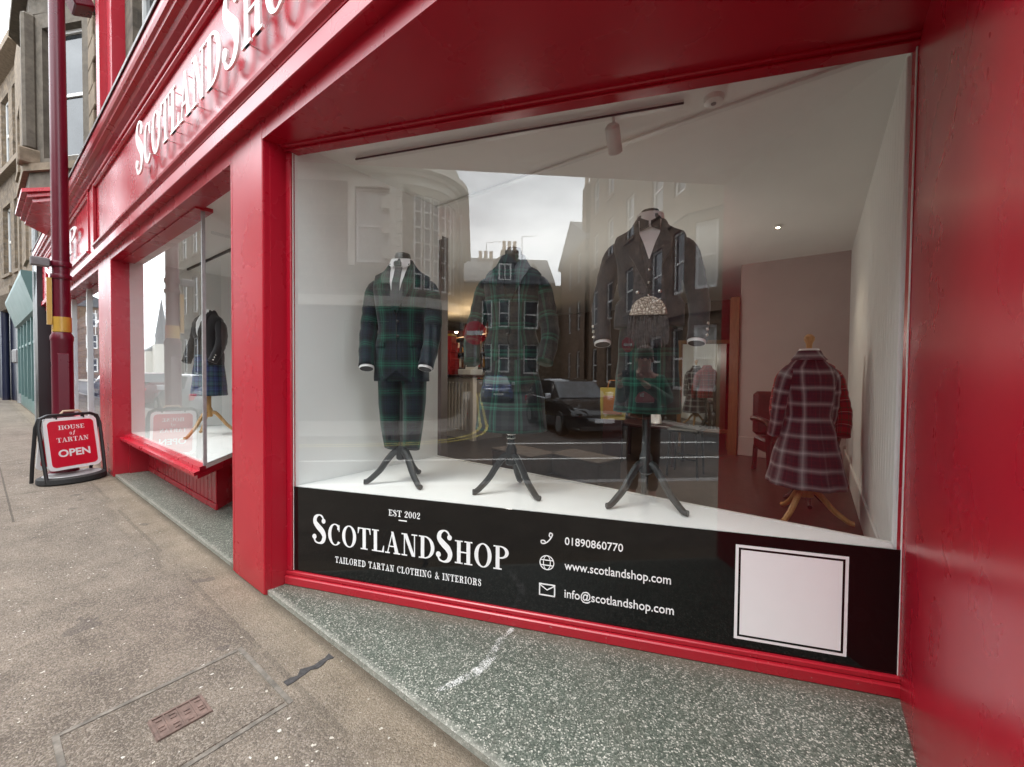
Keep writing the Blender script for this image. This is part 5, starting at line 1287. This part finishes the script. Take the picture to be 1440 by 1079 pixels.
# C: tall red-brown sandstone range along the side street
Cb = thing('red_sandstone_building', 'tall red brown sandstone tenement with a bay window along the side street', 'building', (5.1, -7.6, 0))
CMx = frameM((0, -2.6, 0), (0, -1, 0), (-1, 0, 0))
ops = []
for z in (1.0, 4.2, 7.4, 10.4):
    for s_ in (0.9, 3.6, 6.2, 8.6): ops.append((s_, s_ + .95, z, z + 1.9))
holes(CMx, 0, 10.2, 0, 13.2, ops).build('wall', 'sandstone_red', Cb)
for o in ops: sash(Cb, CMx, *o, fr=.08, sill='red_trim')
MB().box(0.22, 9, -12.78, -2.65, 0, 13.1).build('core', 'sandstone_red', Cb)
MB().prof([(-12.8, 13.1), (-12.8, 13.3), (-7.6, 16.2), (-2.6, 13.3), (-2.6, 13.1)], 0.0, 9).build('roof', 'slate', Cb)
# canted bay at the corner
bp = [(0, -2.6), (-0.42, -2.1), (-0.42, -0.9), (0.25, -0.15), (1.6, 0.0)]
for (xa, ya), (xb, yb) in zip(bp[:-1], bp[1:]):
    U_ = Vector((xa - xb, ya - yb, 0)); ln = U_.length; U_.normalize(); N_ = Vector((U_.y, -U_.x, 0))
    if N_.dot(Vector((-1, 1, 0))) < 0: N_ = -N_
    KM = frameM((xb, yb, 0), U_, N_)
    ops = [(ln / 2 - min(.36, ln * .32), ln / 2 + min(.36, ln * .32), z, z + 1.95) for z in (1.0, 4.0, 7.1, 10.2)]
    holes(KM, 0, ln, 0, 13.2, ops, .12).build('bay_wall', 'sandstone_red', Cb)
    for o in ops: sash(Cb, KM, *o, depth=.12, fr=.075, pane='blind_pale' if ya > -1 else 'window_glass_dark')
def bayband(z0, z1, g, name):
    MB().poly([(0.02 - g, -2.6 - g), (-.42 - g, -2.1), (-.42 - g, -.9), (.25 - g * .5, -.15 + g), (1.6, g), (1.6, -2.6 - g)], z0, z1).build(name, 'red_trim', Cb)
bayband(6.25, 6.6, .10, 'string_course'); bayband(9.4, 9.7, .10, 'string_course'); bayband(3.3, 3.6, .10, 'string_course'); bayband(13.2, 13.6, .25, 'eaves_cornice')
FMx = frameM((1.6, 0, 0), (1, 0, 0), (0, 1, 0))
ops = [(s_, s_ + 1.0, z, z + 2) for s_ in (1.0, 3.6, 6.2) for z in (4.0, 7.1, 10.2)]
holes(FMx, 0, 9, 0, 13.2, ops).build('wall', 'sandstone_red', Cb)
for o in ops: sash(Cb, FMx, *o, fr=.08)
MB().box(.0, 10.6, -2.58, -.16, 13.2, 13.4).build('roof', 'slate', Cb)
for y in (-12.3, -7.9):
    cs = MB().box(0.1, 1.2, y - .5, y + .5, 13, 16.6).build('chimney', 'sandstone_red', Cb)
    for j in range(3): MB().lathe([(.16, 16.6), (.13, 17.3), (.16, 17.4)], c=(.3 + j * .35, y), seg=10).build('chimney_pot', 'clay', cs, smooth=True)
C2 = thing('gabled_sandstone_house', 'lower sandstone house with chimney stack beside the tall tenement', 'building', (4.9, -20.7, 0))
M_ = frameM((0, 0, 0), (0, -1, 0), (-1, 0, 0))
ops = [(s_, s_ + .9, z, z + 1.9) for s_ in (1.0, 3.4) for z in (1, 4.2, 7.2)]
holes(M_, 0, 6.2, 0, 9.6, ops).build('wall', 'sandstone_red', C2)
for o in ops: sash(C2, M_, *o, fr=.08)
MB().box(.22, 7, -7.9, -.02, 0, 9.5).build('core', 'sandstone_red', C2)
MB().prof([(-8.0, 9.5), (-8.0, 9.7), (-4, 12.0), (.2, 9.7), (.2, 9.5)], 0, 7).build('roof', 'slate', C2)
cs = MB().box(0.1, 1.0, -1.2, -.3, 9, 12.9).build('chimney', 'sandstone_red', C2)
for j in range(3): MB().lathe([(.15, 12.9), (.12, 13.6), (.15, 13.7)], c=(.25 + j * .3, -.75), seg=10).build('chimney_pot', 'clay', cs, smooth=True)

# B: dark stone house at the head of the side street
Bh = thing('dark_stone_house', 'dark stone house with dormer, tall chimneys and white sash windows at the street end', 'building', (-2.6, -28.2, 0))
BM = frameM((0, 0, 0), (1, 0, 0), (0, 1, 0))
ops = [(1.5, 2.3, 4.9, 7.1), (2.8, 3.65, 5.0, 7.2), (4.75, 5.9, 4.9, 7.1), (1.5, 2.3, 1.5, 3.7), (2.8, 3.65, 1.5, 3.7), (4.75, 5.9, 1.4, 3.7)]
holes(BM, 0, 7.0, 0, 8.4, ops, .16).build('wall', 'sandstone_dark', Bh)
for o in ops: sash(Bh, BM, *o, depth=.16, fr=.10, sill='dressed_dark')
MB().box(0.02, 8.5, -7, -.17, 0, 8.35).build('core', 'sandstone_dark', Bh)
rf = MB().prof([(.25, 8.3), (.25, 8.45), (-3.4, 11.2), (-7.2, 8.45), (-7.2, 8.3)], -.15, 7.15).build('roof', 'slate', Bh)
# gable front over the right hand bay
MB().poly([(4.3, 8.4), (6.6, 8.4), (5.45, 10.0)], -2.5, .12, Matrix(((1, 0, 0, 0), (0, 0, 1, 0), (0, 1, 0, 0), (0, 0, 0, 1)))).build('gable', 'slate', Bh)
dm_ = MB().box(2.55, 3.95, -2.2, -.05, 8.5, 10.0).build('dormer', 'slate', Bh)
sash(Bh, frameM((0, .12, 0), (1, 0, 0), (0, 1, 0)), 2.75, 3.75, 8.55, 9.9, depth=.16, fr=.12, cols=2, rows=1)
MB().poly([(2.35, 10.0), (4.15, 10.0), (3.25, 10.75)], -2.4, .05, Matrix(((1, 0, 0, 0), (0, 0, 1, 0), (0, 1, 0, 0), (0, 0, 0, 1)))).build('dormer_roof', 'slate', Bh)
for x0_, n_, top in ((1.1, 3, 10.9), (3.1, 3, 11.8)):
    cs = MB().box(x0_, x0_ + 1.5, -3.8, -2.9, 8.5, top).build('chimney', 'sandstone_dark', Bh)
    for j in range(n_): MB().lathe([(.17, top), (.14, top + .75), (.18, top + .85)], c=(x0_ + .3 + j * .45, -3.35), seg=10).build('chimney_pot', 'clay', cs, smooth=True)
MB().tube([(4.35, .12, 0), (4.35, .12, 8.3)], .07, 8).build('downpipe', 'galvanised', Bh)
for x0_, z in ((1.9, 12.4), (4.9, 13.0)):
    MB().tube([(x0_, -3.0, 10.5), (x0_, -3.0, z)], .03, 6).tube([(x0_, -3, z), (x0_ + 1.2, -3, z + .1)], .02, 6).build('aerial', 'galvanised', Bh)
# row behind on the left
for k, (x, y, lab) in enumerate(((-9.4, -34, 'low sandstone house with dormers behind the round corner building'), (-16.6, -38, 'low sandstone house farthest behind the round corner building'))):
    h = thing('row_house', lab, 'building', (x, y, 0))
    Mh = frameM((0, 0, 0), (1, 0, 0), (0, 1, 0))
    ops = [(s_, s_ + .9, z, z + 2) for s_ in (1, 3.2, 5.0) for z in (1, 4.6)]
    holes(Mh, 0, 6.6, 0, 7.6, ops, .15).build('wall', 'sandstone', h)
    for o in ops: sash(h, Mh, *o, depth=.15, fr=.1)
    MB().box(.02, 6.58, -7, -.16, 0, 7.5).build('core', 'sandstone', h)
    MB().prof([(.25, 7.5), (.25, 7.7), (-3.4, 10.4), (-7.2, 7.7), (-7.2, 7.5)], -.1, 6.7).build('roof', 'slate', h)
    MB().box(2.2, 3.8, -2, -.1, 7.8, 9.3).build('dormer', 'slate', h)
    sash(h, frameM((0, .06, 0), (1, 0, 0), (0, 1, 0)), 2.4, 3.6, 7.9, 9.2, depth=.16, fr=.12, cols=2, rows=1)
    cs = MB().box(.3, 1.5, -3.8, -2.9, 8.5, 11.4).build('chimney', 'sandstone', h)
    for j in range(3): MB().lathe([(.16, 11.4), (.13, 12.1)], c=(.5 + j * .4, -3.35), seg=10).build('chimney_pot', 'clay', cs)
# D: ornate building seen in the bay glass, and the far steeple
Dh = thing('corner_bank_building', 'ornate sandstone corner building up the street facing the bay window', 'building', (-36, -7.2, 0))
for Mx, ln in ((frameM((0, 0, 0), (1, 0, 0), (0, 1, 0)), 9.5), (frameM((9.5, 0, 0), (0, -1, 0), (1, 0, 0)), 9.0)):
    ops = [(s_, s_ + 1.1, z, z + 2.4) for s_ in (.8, 3.0, 5.2, 7.2) for z in (1.2, 5.2, 9)]
    holes(Mx, 0, ln, 0, 12.4, ops).build('wall', 'sandstone', Dh)
    for o in ops: sash(Dh, Mx, *o, fr=.09, sill='dressed_stone')
MB().box(.15, 9.35, -9, -.15, 0, 12.3).build('core', 'sandstone', Dh)
for z0_, z1_, g in ((4.2, 4.6, .2), (8.2, 8.5, .15), (12.4, 12.7, .3), (12.71, 13.0, .55)):
    MB().box(-g, 9.5 + g, -9, g, z0_, z1_).build('cornice', 'dressed_stone', Dh)
cs = MB().box(7, 8.4, -2, -1, 13, 15).build('chimney', 'sandstone', Dh)
stp = thing('church_steeple', 'pale church with a slender pointed steeple far up the street', 'church', (-190, -39.5, 0))
MB().box(-2.2, 2.2, -2.2, 2.2, 0, 10.5).build('tower', 'pale_trim', stp)
MB().lathe([(1.9, 10.5), (1.8, 12.8), (2.0, 12.9), (.05, 27)], seg=8).build('spire', 'slate', stp)
MB().box(-9, -2.2, -4, 4, 0, 8).build('nave', 'pale_trim', stp)
MB().prof([(-4.2, 8), (0, 11), (4.2, 8)], -9, -2.2).build('nave_roof', 'slate', stp)
for k, (x, y, hh, lab) in enumerate(((-112, -24, 7, 'pale rendered house up the street beside the steeple'), (-128, -28.5, 8, 'pale rendered house directly below the steeple'))):
    h = thing('rendered_house', lab, 'building', (x, y, 0))
    Mh = frameM((6, 0, 0), (0, -1, 0), (1, 0, 0)); ops = [(s_, s_ + 1, z, z + 1.8) for s_ in (.8, 3, 5.2) for z in (1, 4)]
    holes(Mh, 0, 7, 0, hh, ops).build('wall', 'pale_trim', h)
    for o in ops: sash(h, Mh, *o, fr=.1)
    MB().box(-3, 5.8, -7, 0, 0, hh - .02).build('core', 'pale_trim', h)
    MB().prof([(-7.2, hh), (-3.5, hh + 2.8), (.2, hh)], -3.1, 6.2).build('roof', 'slate', h)

ft = thing('closing_tenement', 'brown tenement closing the far end of the street', 'building', (-84, -12, 0))
Mh = frameM((0, 12, 0), (0, -1, 0), (1, 0, 0)); ops = [(s_, s_ + 1.2, z, z + 2) for s_ in (1, 3.4, 5.8, 8.2, 10.2) for z in (1, 4.4, 7.6)]
holes(Mh, 0, 12, 0, 10.5, ops).build('wall', 'sandstone_red', ft)
for o in ops: sash(ft, Mh, *o, fr=.12)
MB().box(-8, -.2, 0, 12, 0, 10.4).build('core', 'sandstone_red', ft)
MB().prof([(-.2, 10.4), (6, 13.4), (12.2, 10.4)], -8, .2).build('roof', 'slate', ft)

# ------------------------------------------------------------------ cars
def car(label, paint_, loc, rz, plate=True, group=None):
    c = thing('parked_car', label, 'car', loc, rz, group)
    # local: front towards -y, length 4.2
    def sec(y, hw, zb, zt, tuck=.08):
        return [Vector(p) for p in ((-hw + tuck, y, zb), (-hw, y, zb + .14), (-hw, y, (zb + zt) / 2 + .05), (-hw + .035, y, zt - .08), (-hw + .12, y, zt), (hw - .12, y, zt), (hw - .035, y, zt - .08), (hw, y, (zb + zt) / 2 + .05), (hw, y, zb + .14), (hw - tuck, y, zb))]
    body = [sec(-2.08, .66, .26, .62), sec(-2.0, .78, .20, .70), sec(-1.75, .85, .17, .78), (sec(-1.3, .875, .17, .88)), sec(-.75, .88, .17, .95), sec(.2, .88, .17, .97), sec(1.2, .88, .17, .99), sec(1.8, .86, .2, .99), sec(2.05, .80, .28, .95), sec(2.11, .7, .36, .8)]
    bo = MB().loft(body).build('body', paint_, c, smooth=True)
    def gsec(y, hw, hwt, zb, zt): return [Vector(p) for p in ((-hw, y, zb), (-hwt, y, zt - .05), (-hwt + .09, y, zt), (hwt - .09, y, zt), (hwt, y, zt - .05), (hw, y, zb))]
    MB().loft([gsec(-.88, .78, .76, .90, .93), gsec(-.15, .82, .63, .93, 1.40), gsec(.5, .83, .64, .95, 1.47), gsec(1.35, .82, .62, .96, 1.43), gsec(1.98, .76, .56, .95, 1.05)]).build('cabin', paint_, c, smooth=True)
    # glazing, a little proud
    def pane(pts, off, name='window'):
        n_ = (Vector(pts[1]) - Vector(pts[0])).cross(Vector(pts[-1]) - Vector(pts[0])).normalized()
        if n_.dot(Vector(pts[0]) - Vector((0, .5, 1))) < 0: n_ = -n_
        m_ = MB(); k = len(pts)
        m_.add([Vector(p) + n_ * off for p in pts] + [Vector(p) - n_ * .02 for p in pts], [tuple(range(k)), tuple(range(2 * k - 1, k - 1, -1))] + [(i, (i + 1) % k, k + (i + 1) % k, k + i) for i in range(k)])
        m_.build(name, 'windscreen_glass' if name == 'windscreen' else 'window_glass_dark', c)
    pane([(-.72, -.86, .945), (.72, -.86, .945), (.58, -.20, 1.365), (-.58, -.20, 1.365)], .012, 'windscreen')
    pane([(.70, 1.93, 1.06), (-.70, 1.93, 1.06), (-.55, 1.42, 1.40), (.55, 1.42, 1.40)], .03, 'rear_window')
    for s_ in (-1, 1):
        pane([(s_ * .80, -.55, .98), (s_ * .81, .40, .99), (s_ * .655, .42, 1.40), (s_ * .66, -.12, 1.36)], .02, 'side_window')
        pane([(s_ * .81, .50, .99), (s_ * .80, 1.45, 1.0), (s_ * .65, 1.25, 1.38), (s_ * .655, .50, 1.40)], .02, 'side_window')
        MB().box(s_ * .86, s_ * 1.0, -.62, -.50, .93, 1.06, bev=.02).build('wing_mirror', paint_, c)
        hl = [(s_ * .40, -2.085, .56), (s_ * .76, -2.0, .58), (s_ * .835, -1.78, .735), (s_ * .48, -2.03, .70)]
        pane(hl, .03, 'headlight'); bpy.data.objects[c.children[-1].name].data.materials[0] = MATS['headlight_glass']
        MB().box(s_ * .72 - .1, s_ * .72 + .1, 2.02, 2.10, .66, .86, bev=.02).build('tail_light', 'sign_red', c)
        for y in (-1.32, 1.30):
            wm_ = Matrix.Translation((s_ * .80, y, .315)) @ Matrix.Rotation(R(90), 4, 'Y')
            wh = MB().lathe([(.22, -.1), (.30, -.1), (.318, -.07), (.318, .07), (.30, .1), (.22, .1)], seg=24, M=wm_).build('wheel', 'rubber', c, smooth=True)
            MB().lathe([(.02, -.112), (.20, -.105), (.225, -.09), (.225, .09), (.20, .105), (.02, .112)], seg=20, M=wm_).build('rim', 'galvanised', wh)
    MB().box(-.55, .55, -2.10, -2.0, .53, .60, bev=.01).build('grille', 'plastic_black', c)
    MB().box(-.62, .62, -2.085, -1.9, .20, .34, bev=.02).build('bumper_grille', 'plastic_black', c)
    MB().box(-.26, .26, -2.115, -2.09, .40, .51).build('number_plate', 'vinyl_white', c)
    MB().lathe([(.05, 0), (.05, .02), (.042, .024)], seg=16, M=Matrix.Translation((0, -2.10, .60)) @ Matrix.Rotation(R(90), 4, 'X')).build('badge', 'bright_metal', c)
    return c
car('black hatchback pulling out of the side street', 'car_black', (1.22, -8.62, -.12), R(171))
car('blue hatchback parked at the round corner building', 'car_blue', (-0.35, -20.5, -.12), R(180))
car('silver hatchback parked up the street facing the bay window', 'car_silver', (-17.5, -3.3, -.12), R(-90))
car('dark red hatchback parked beyond the silver one', 'maroon_paint', (-23.6, -3.3, -.12), R(-90))
car('pale silver hatchback parked farthest up the street', 'car_silver', (-31.5, -3.4, -.12), R(-90))

# ------------------------------------------------------------------ no entry signs
def noentry(label, loc, rz, z, r_=.3):
    o = thing('no_entry_sign', label, 'road sign', loc, rz)
    MB().tube([(0, .05, 0), (0, .05, z + .35)], .038, 10).build('post', 'galvanised', o, smooth=True)
    FR = Matrix.Translation((0, 0, z)) @ Matrix.Rotation(R(90), 4, 'X')
    MB().lathe([(r_, 0), (r_, .012)], seg=32, M=FR).build('disc', 'sign_red', o)
    MB().box(-r_ * .72, r_ * .72, -.0155, -.0125, z - .055, z + .055).build('white_bar', 'vinyl_white', o)
    MB().box(-.05, .05, .0, .09, z - .03, z + .03).build('bracket', 'galvanised', o)
noentry('no entry sign on a post at the round corner', (-1.62, -7.3, -.0), R(180), 2.5)
noentry('no entry sign on a post against the red sandstone tenement', (4.45, -12.6, 0), R(160), 2.65)
pl_ = thing('planter_tree', 'small clipped tree in a round tub on the far pavement', 'tree', (4.5, -9.9, 0))
MB().lathe([(.2, 0), (.26, .4), (.28, .42)], seg=14).build('tub', 'lead', pl_, smooth=True)
MB().tube([(0, 0, .4), (.02, 0, 1.1)], [.03, .02], 8).build('trunk', 'bark', pl_)
def leaves(n_, c, r_, sz, seed):
    random.seed(seed); m_ = MB()
    for k in range(n_):
        while True:
            p = Vector((random.uniform(-1, 1), random.uniform(-1, 1), random.uniform(-1, 1)))
            if p.length < 1: break
        p = Vector(c) + Vector((p.x * r_[0], p.y * r_[1], p.z * r_[2])); M_ = Matrix.Translation(p) @ Matrix.Rotation(random.uniform(0, 6.3), 4, 'Z') @ Matrix.Rotation(random.uniform(-1.2, 1.2), 4, 'X')
        m_.add([M_ @ Vector((-sz, 0, 0)), M_ @ Vector((0, -sz * .5, sz * .1)), M_ @ Vector((sz, 0, 0)), M_ @ Vector((0, sz * .5, sz * .1))], [(0, 1, 2, 3)])
    return m_
leaves(500, (0, 0, 1.25), (.42, .42, .2), .07, 3).build('crown', 'leaf', pl_, recalc=False)
tr_ = thing('roadside_tree', 'dark leafy tree rising behind the low sandstone houses', 'tree', (-7.5, -47, 0))
MB().tube([(0, 0, 0), (.1, 0, 4), (.3, .2, 7.5)], [.35, .28, .1], 8).build('trunk', 'bark', tr_)
MB().tube([(.1, 0, 4), (-1.4, .3, 7)], [.16, .05], 6).tube([(.1, 0, 4.6), (1.6, -.3, 7.4)], [.15, .05], 6).build('limb', 'bark', tr_)
mb = leaves(900, (0, 0, 9), (2.4, 2.2, 2.2), .28, 4); m2_ = leaves(500, (-1.6, .4, 7.6), (1.5, 1.4, 1.3), .28, 5); mb.add(m2_.v, m2_.f); m2_ = leaves(500, (1.8, -.4, 8), (1.5, 1.4, 1.4), .28, 6); mb.add(m2_.v, m2_.f)
mb.build('crown', 'leaf', tr_, recalc=False)

# ------------------------------------------------------------------ the photographer (seen only in the glass)
per = thing('person', 'person in a green sweatshirt and dark trousers holding up a phone', 'person', (0.36, -1.52, 0), 0)
# local frame: faces +Y' (towards the window); built directly in world axes around the feet
FW = Vector((-0.36, 0.93, 0)).normalized(); RT = Vector((FW.y, -FW.x, 0))
def L3(r_, f_, z): return RT * r_ + FW * f_ + Vector((0, 0, z))
def skin(name, verts, edges, rads, mat, parent, root=0, sub=2):
    me = bpy.data.meshes.new(name); me.from_pydata([tuple(v) for v in verts], edges, [])
    o = bpy.data.objects.new(name, me); COL.objects.link(o); o.parent = parent
    md = o.modifiers.new('skin', 'SKIN'); md.use_smooth_shade = True
    sv = me.skin_vertices[0].data if me.skin_vertices else None
    if sv is None:
        bm = bmesh.new(); bm.from_mesh(me); bm.verts.layers.skin.verify(); bm.to_mesh(me); bm.free(); sv = me.skin_vertices[0].data
    for i, r_ in enumerate(rads): sv[i].radius = r_ if isinstance(r_, tuple) else (r_, r_); sv[i].use_root = (i == root)
    s2 = o.modifiers.new('sub', 'SUBSURF'); s2.levels = sub; s2.render_levels = sub
    me.materials.append(MATS[mat]); return o
# phone just behind the lens
PH = CAM - fwd * 0.020                                     # face of the phone
ph_l = per.location
def W2L(p): return Vector(p) - Vector(ph_l)
pc = W2L(PH)
ur, uu, uf = r2.copy(), u2.copy(), fwd.copy()
def pl3(a, b_, c): return pc + ur * a + uu * b_ + uf * c
hl_ = pl3(-0.095, -0.03, -0.03); hr_ = pl3(0.135, -0.035, -0.03)   # where the two hands are
V = [L3(0, 0, .97), L3(0, .01, 1.12), L3(0, .02, 1.30), L3(0, .01, 1.44), L3(0, .03, 1.53), L3(0, .05, 1.62), L3(0, .06, 1.72),
     L3(-.17, 0, 1.42), None, None, L3(.17, 0, 1.42), None, None,
     L3(-.10, 0, .90), L3(-.11, .02, .50), L3(-.11, -.02, .10), L3(-.12, .12, .05), L3(.10, 0, .90), L3(.11, .02, .50), L3(.11, -.02, .10), L3(.12, .12, .05)]
el_l = L3(-.27, .10, 1.18); el_r = L3(.27, .12, 1.18)
V[8], V[9] = el_l, hl_ - uu * .05 - uf * .02
V[11], V[12] = el_r, hr_ - uu * .05 - uf * .02
E_ = [(0, 1), (1, 2), (2, 3), (3, 4), (4, 5), (5, 6), (3, 7), (7, 8), (8, 9), (3, 10), (10, 11), (11, 12), (0, 13), (13, 14), (14, 15), (15, 16), (0, 17), (17, 18), (18, 19), (19, 20)]
Rr = [(.17, .12), (.165, .12), (.18, .125), (.12, .09), (.055, .06), (.085, .095), (.08, .09), .075, .05, .03, .075, .05, .03, (.10, .10), .065, .045, .04, (.10, .10), .065, .045, .04]
bd = skin('body', V, E_, Rr, 'skin', per)
# clothing shells follow the same joints
swV = [V[0] + Vector((0, 0, -.02)), V[1], V[2], V[3], V[7], V[8], V[9] + (V[8] - V[9]) * .22, V[10], V[11], V[12] + (V[11] - V[12]) * .22]
skin('sweatshirt', swV, [(0, 1), (1, 2), (2, 3), (3, 4), (4, 5), (5, 6), (3, 7), (7, 8), (8, 9)], [(.195, .145), (.195, .15), (.205, .15), (.135, .11), .095, .072, .052, .095, .072, .052], 'green_sweater', per)
trV = [V[0] + Vector((0, 0, -.01)), V[13], V[14], V[15], V[17], V[18], V[19]]
skin('trousers', trV, [(0, 1), (1, 2), (2, 3), (0, 4), (4, 5), (5, 6)], [(.185, .135), (.12, .12), .085, .068, (.12, .12), .085, .068], 'black_cloth', per)
hd = L3(0, .06, 1.70)
hair = MB(); hair.ball((0, 0, 0), .1, 16, 10, (1, 1.08, 1.0)); ho = hair.build('hair', 'short_hair', per, smooth='all'); ho.location = hd + Vector((0, 0, .035)) - FW * .022
for s_ in (-1, 1):
    MB().ball(tuple(L3(s_ * .088, .05, 1.66)), .024, 8, 6, (.6, .9, 1.3)).build('ear', 'skin', per, smooth=True)
    MB().ball(tuple(L3(s_ * .034, .145, 1.675)), .012, 8, 6).build('eye', 'ebony', per, smooth=True)
    MB().box(-.05, .05, -.09, .15, 0, .09, Matrix.Translation(L3(s_ * .11, .03, 0)) @ Matrix.Rotation(math.atan2(-FW.x, FW.y), 4, 'Z'), bev=.03).build('shoe', 'plastic_black', per)
MB().tube([tuple(L3(0, .145, 1.675)), tuple(L3(0, .168, 1.64)), tuple(L3(0, .148, 1.63))], [.010, .016, .012], 8).build('nose', 'skin', per, smooth=True)
MB().tube([tuple(L3(-.026, .140, 1.596)), tuple(L3(0, .148, 1.594)), tuple(L3(.026, .140, 1.596))], .006, 6).build('mouth', 'print_pink', per)
# chest print
def chest(name, pts, mat, off):
    m_ = MB(); rg_ = []
    for (xa, za), (xb, zb) in pts: rg_.append([L3(xa, off, za), L3(xb, off, zb), L3(xb, off - .03, zb), L3(xa, off - .03, za)])
    m_.loft(rg_).build(name, mat, per)
chest('chest_print', [((-.10, 1.18), (-.10, 1.22)), ((-.06, 1.17), (-.06, 1.28)), ((.0, 1.17), (.0, 1.30)), ((.05, 1.17), (.05, 1.27)), ((.11, 1.18), (.11, 1.22))], 'print_pink', .158)
chest('chest_print', [((-.09, 1.165), (-.09, 1.178)), ((.10, 1.165), (.10, 1.178))], 'vinyl_white', .158)
chest('chest_print', [((-.05, 1.235), (-.05, 1.265)), ((-.005, 1.235), (-.005, 1.285))], 'vinyl_white', .1605)
# hands: palm plus five fingers each, closed on the phone's edge
for s_, hc in ((-1, hl_), (1, hr_)):
    inn = ur * (-s_)
    skin('hand', [hc - uu * .05 - uf * .02, hc - uu * .01 - uf * .012, hc + uu * .03 - uf * .012], [(0, 1), (1, 2)], [(.026, .02), (.034, .018), (.030, .016)], 'skin', per)
    for j in range(4):
        base = hc + uu * (.034 - .018 * j) - uf * .012 + inn * .012
        ln = (.052, .058, .054, .044)[j]
        skin('finger', [base, base + inn * ln * .45 + uf * .012 * 0 - uf * .004, base + inn * ln * .85 + uf * .008], [(0, 1), (1, 2)], [.009, .0085, .007], 'skin', per, sub=1)
    tb_ = hc - uu * .012 - uf * .02
    skin('thumb', [tb_, tb_ - uf * .02 + inn * .02 + uu * .012, tb_ - uf * .022 + inn * .042 + uu * .02], [(0, 1), (1, 2)], [.0115, .0105, .008], 'skin', per, sub=1)
phn = tag(bpy.data.objects.new('phone', None), 'black phone held up in both hands by the photographer', 'phone'); COL.objects.link(phn)
pm4 = Matrix((ur, uu, -uf)).transposed().to_4x4(); pm4.translation = PH + ur * .02
phn.matrix_world = pm4
MB().box(-.075, .075, -.037, .037, 0.0, .008, bev=.003).build('case', 'plastic_black', phn)
MB().lathe([(.008, -.0025), (.008, 0)], c=(-.02, .0), seg=14).build('lens_ring', 'grey_metal', phn)
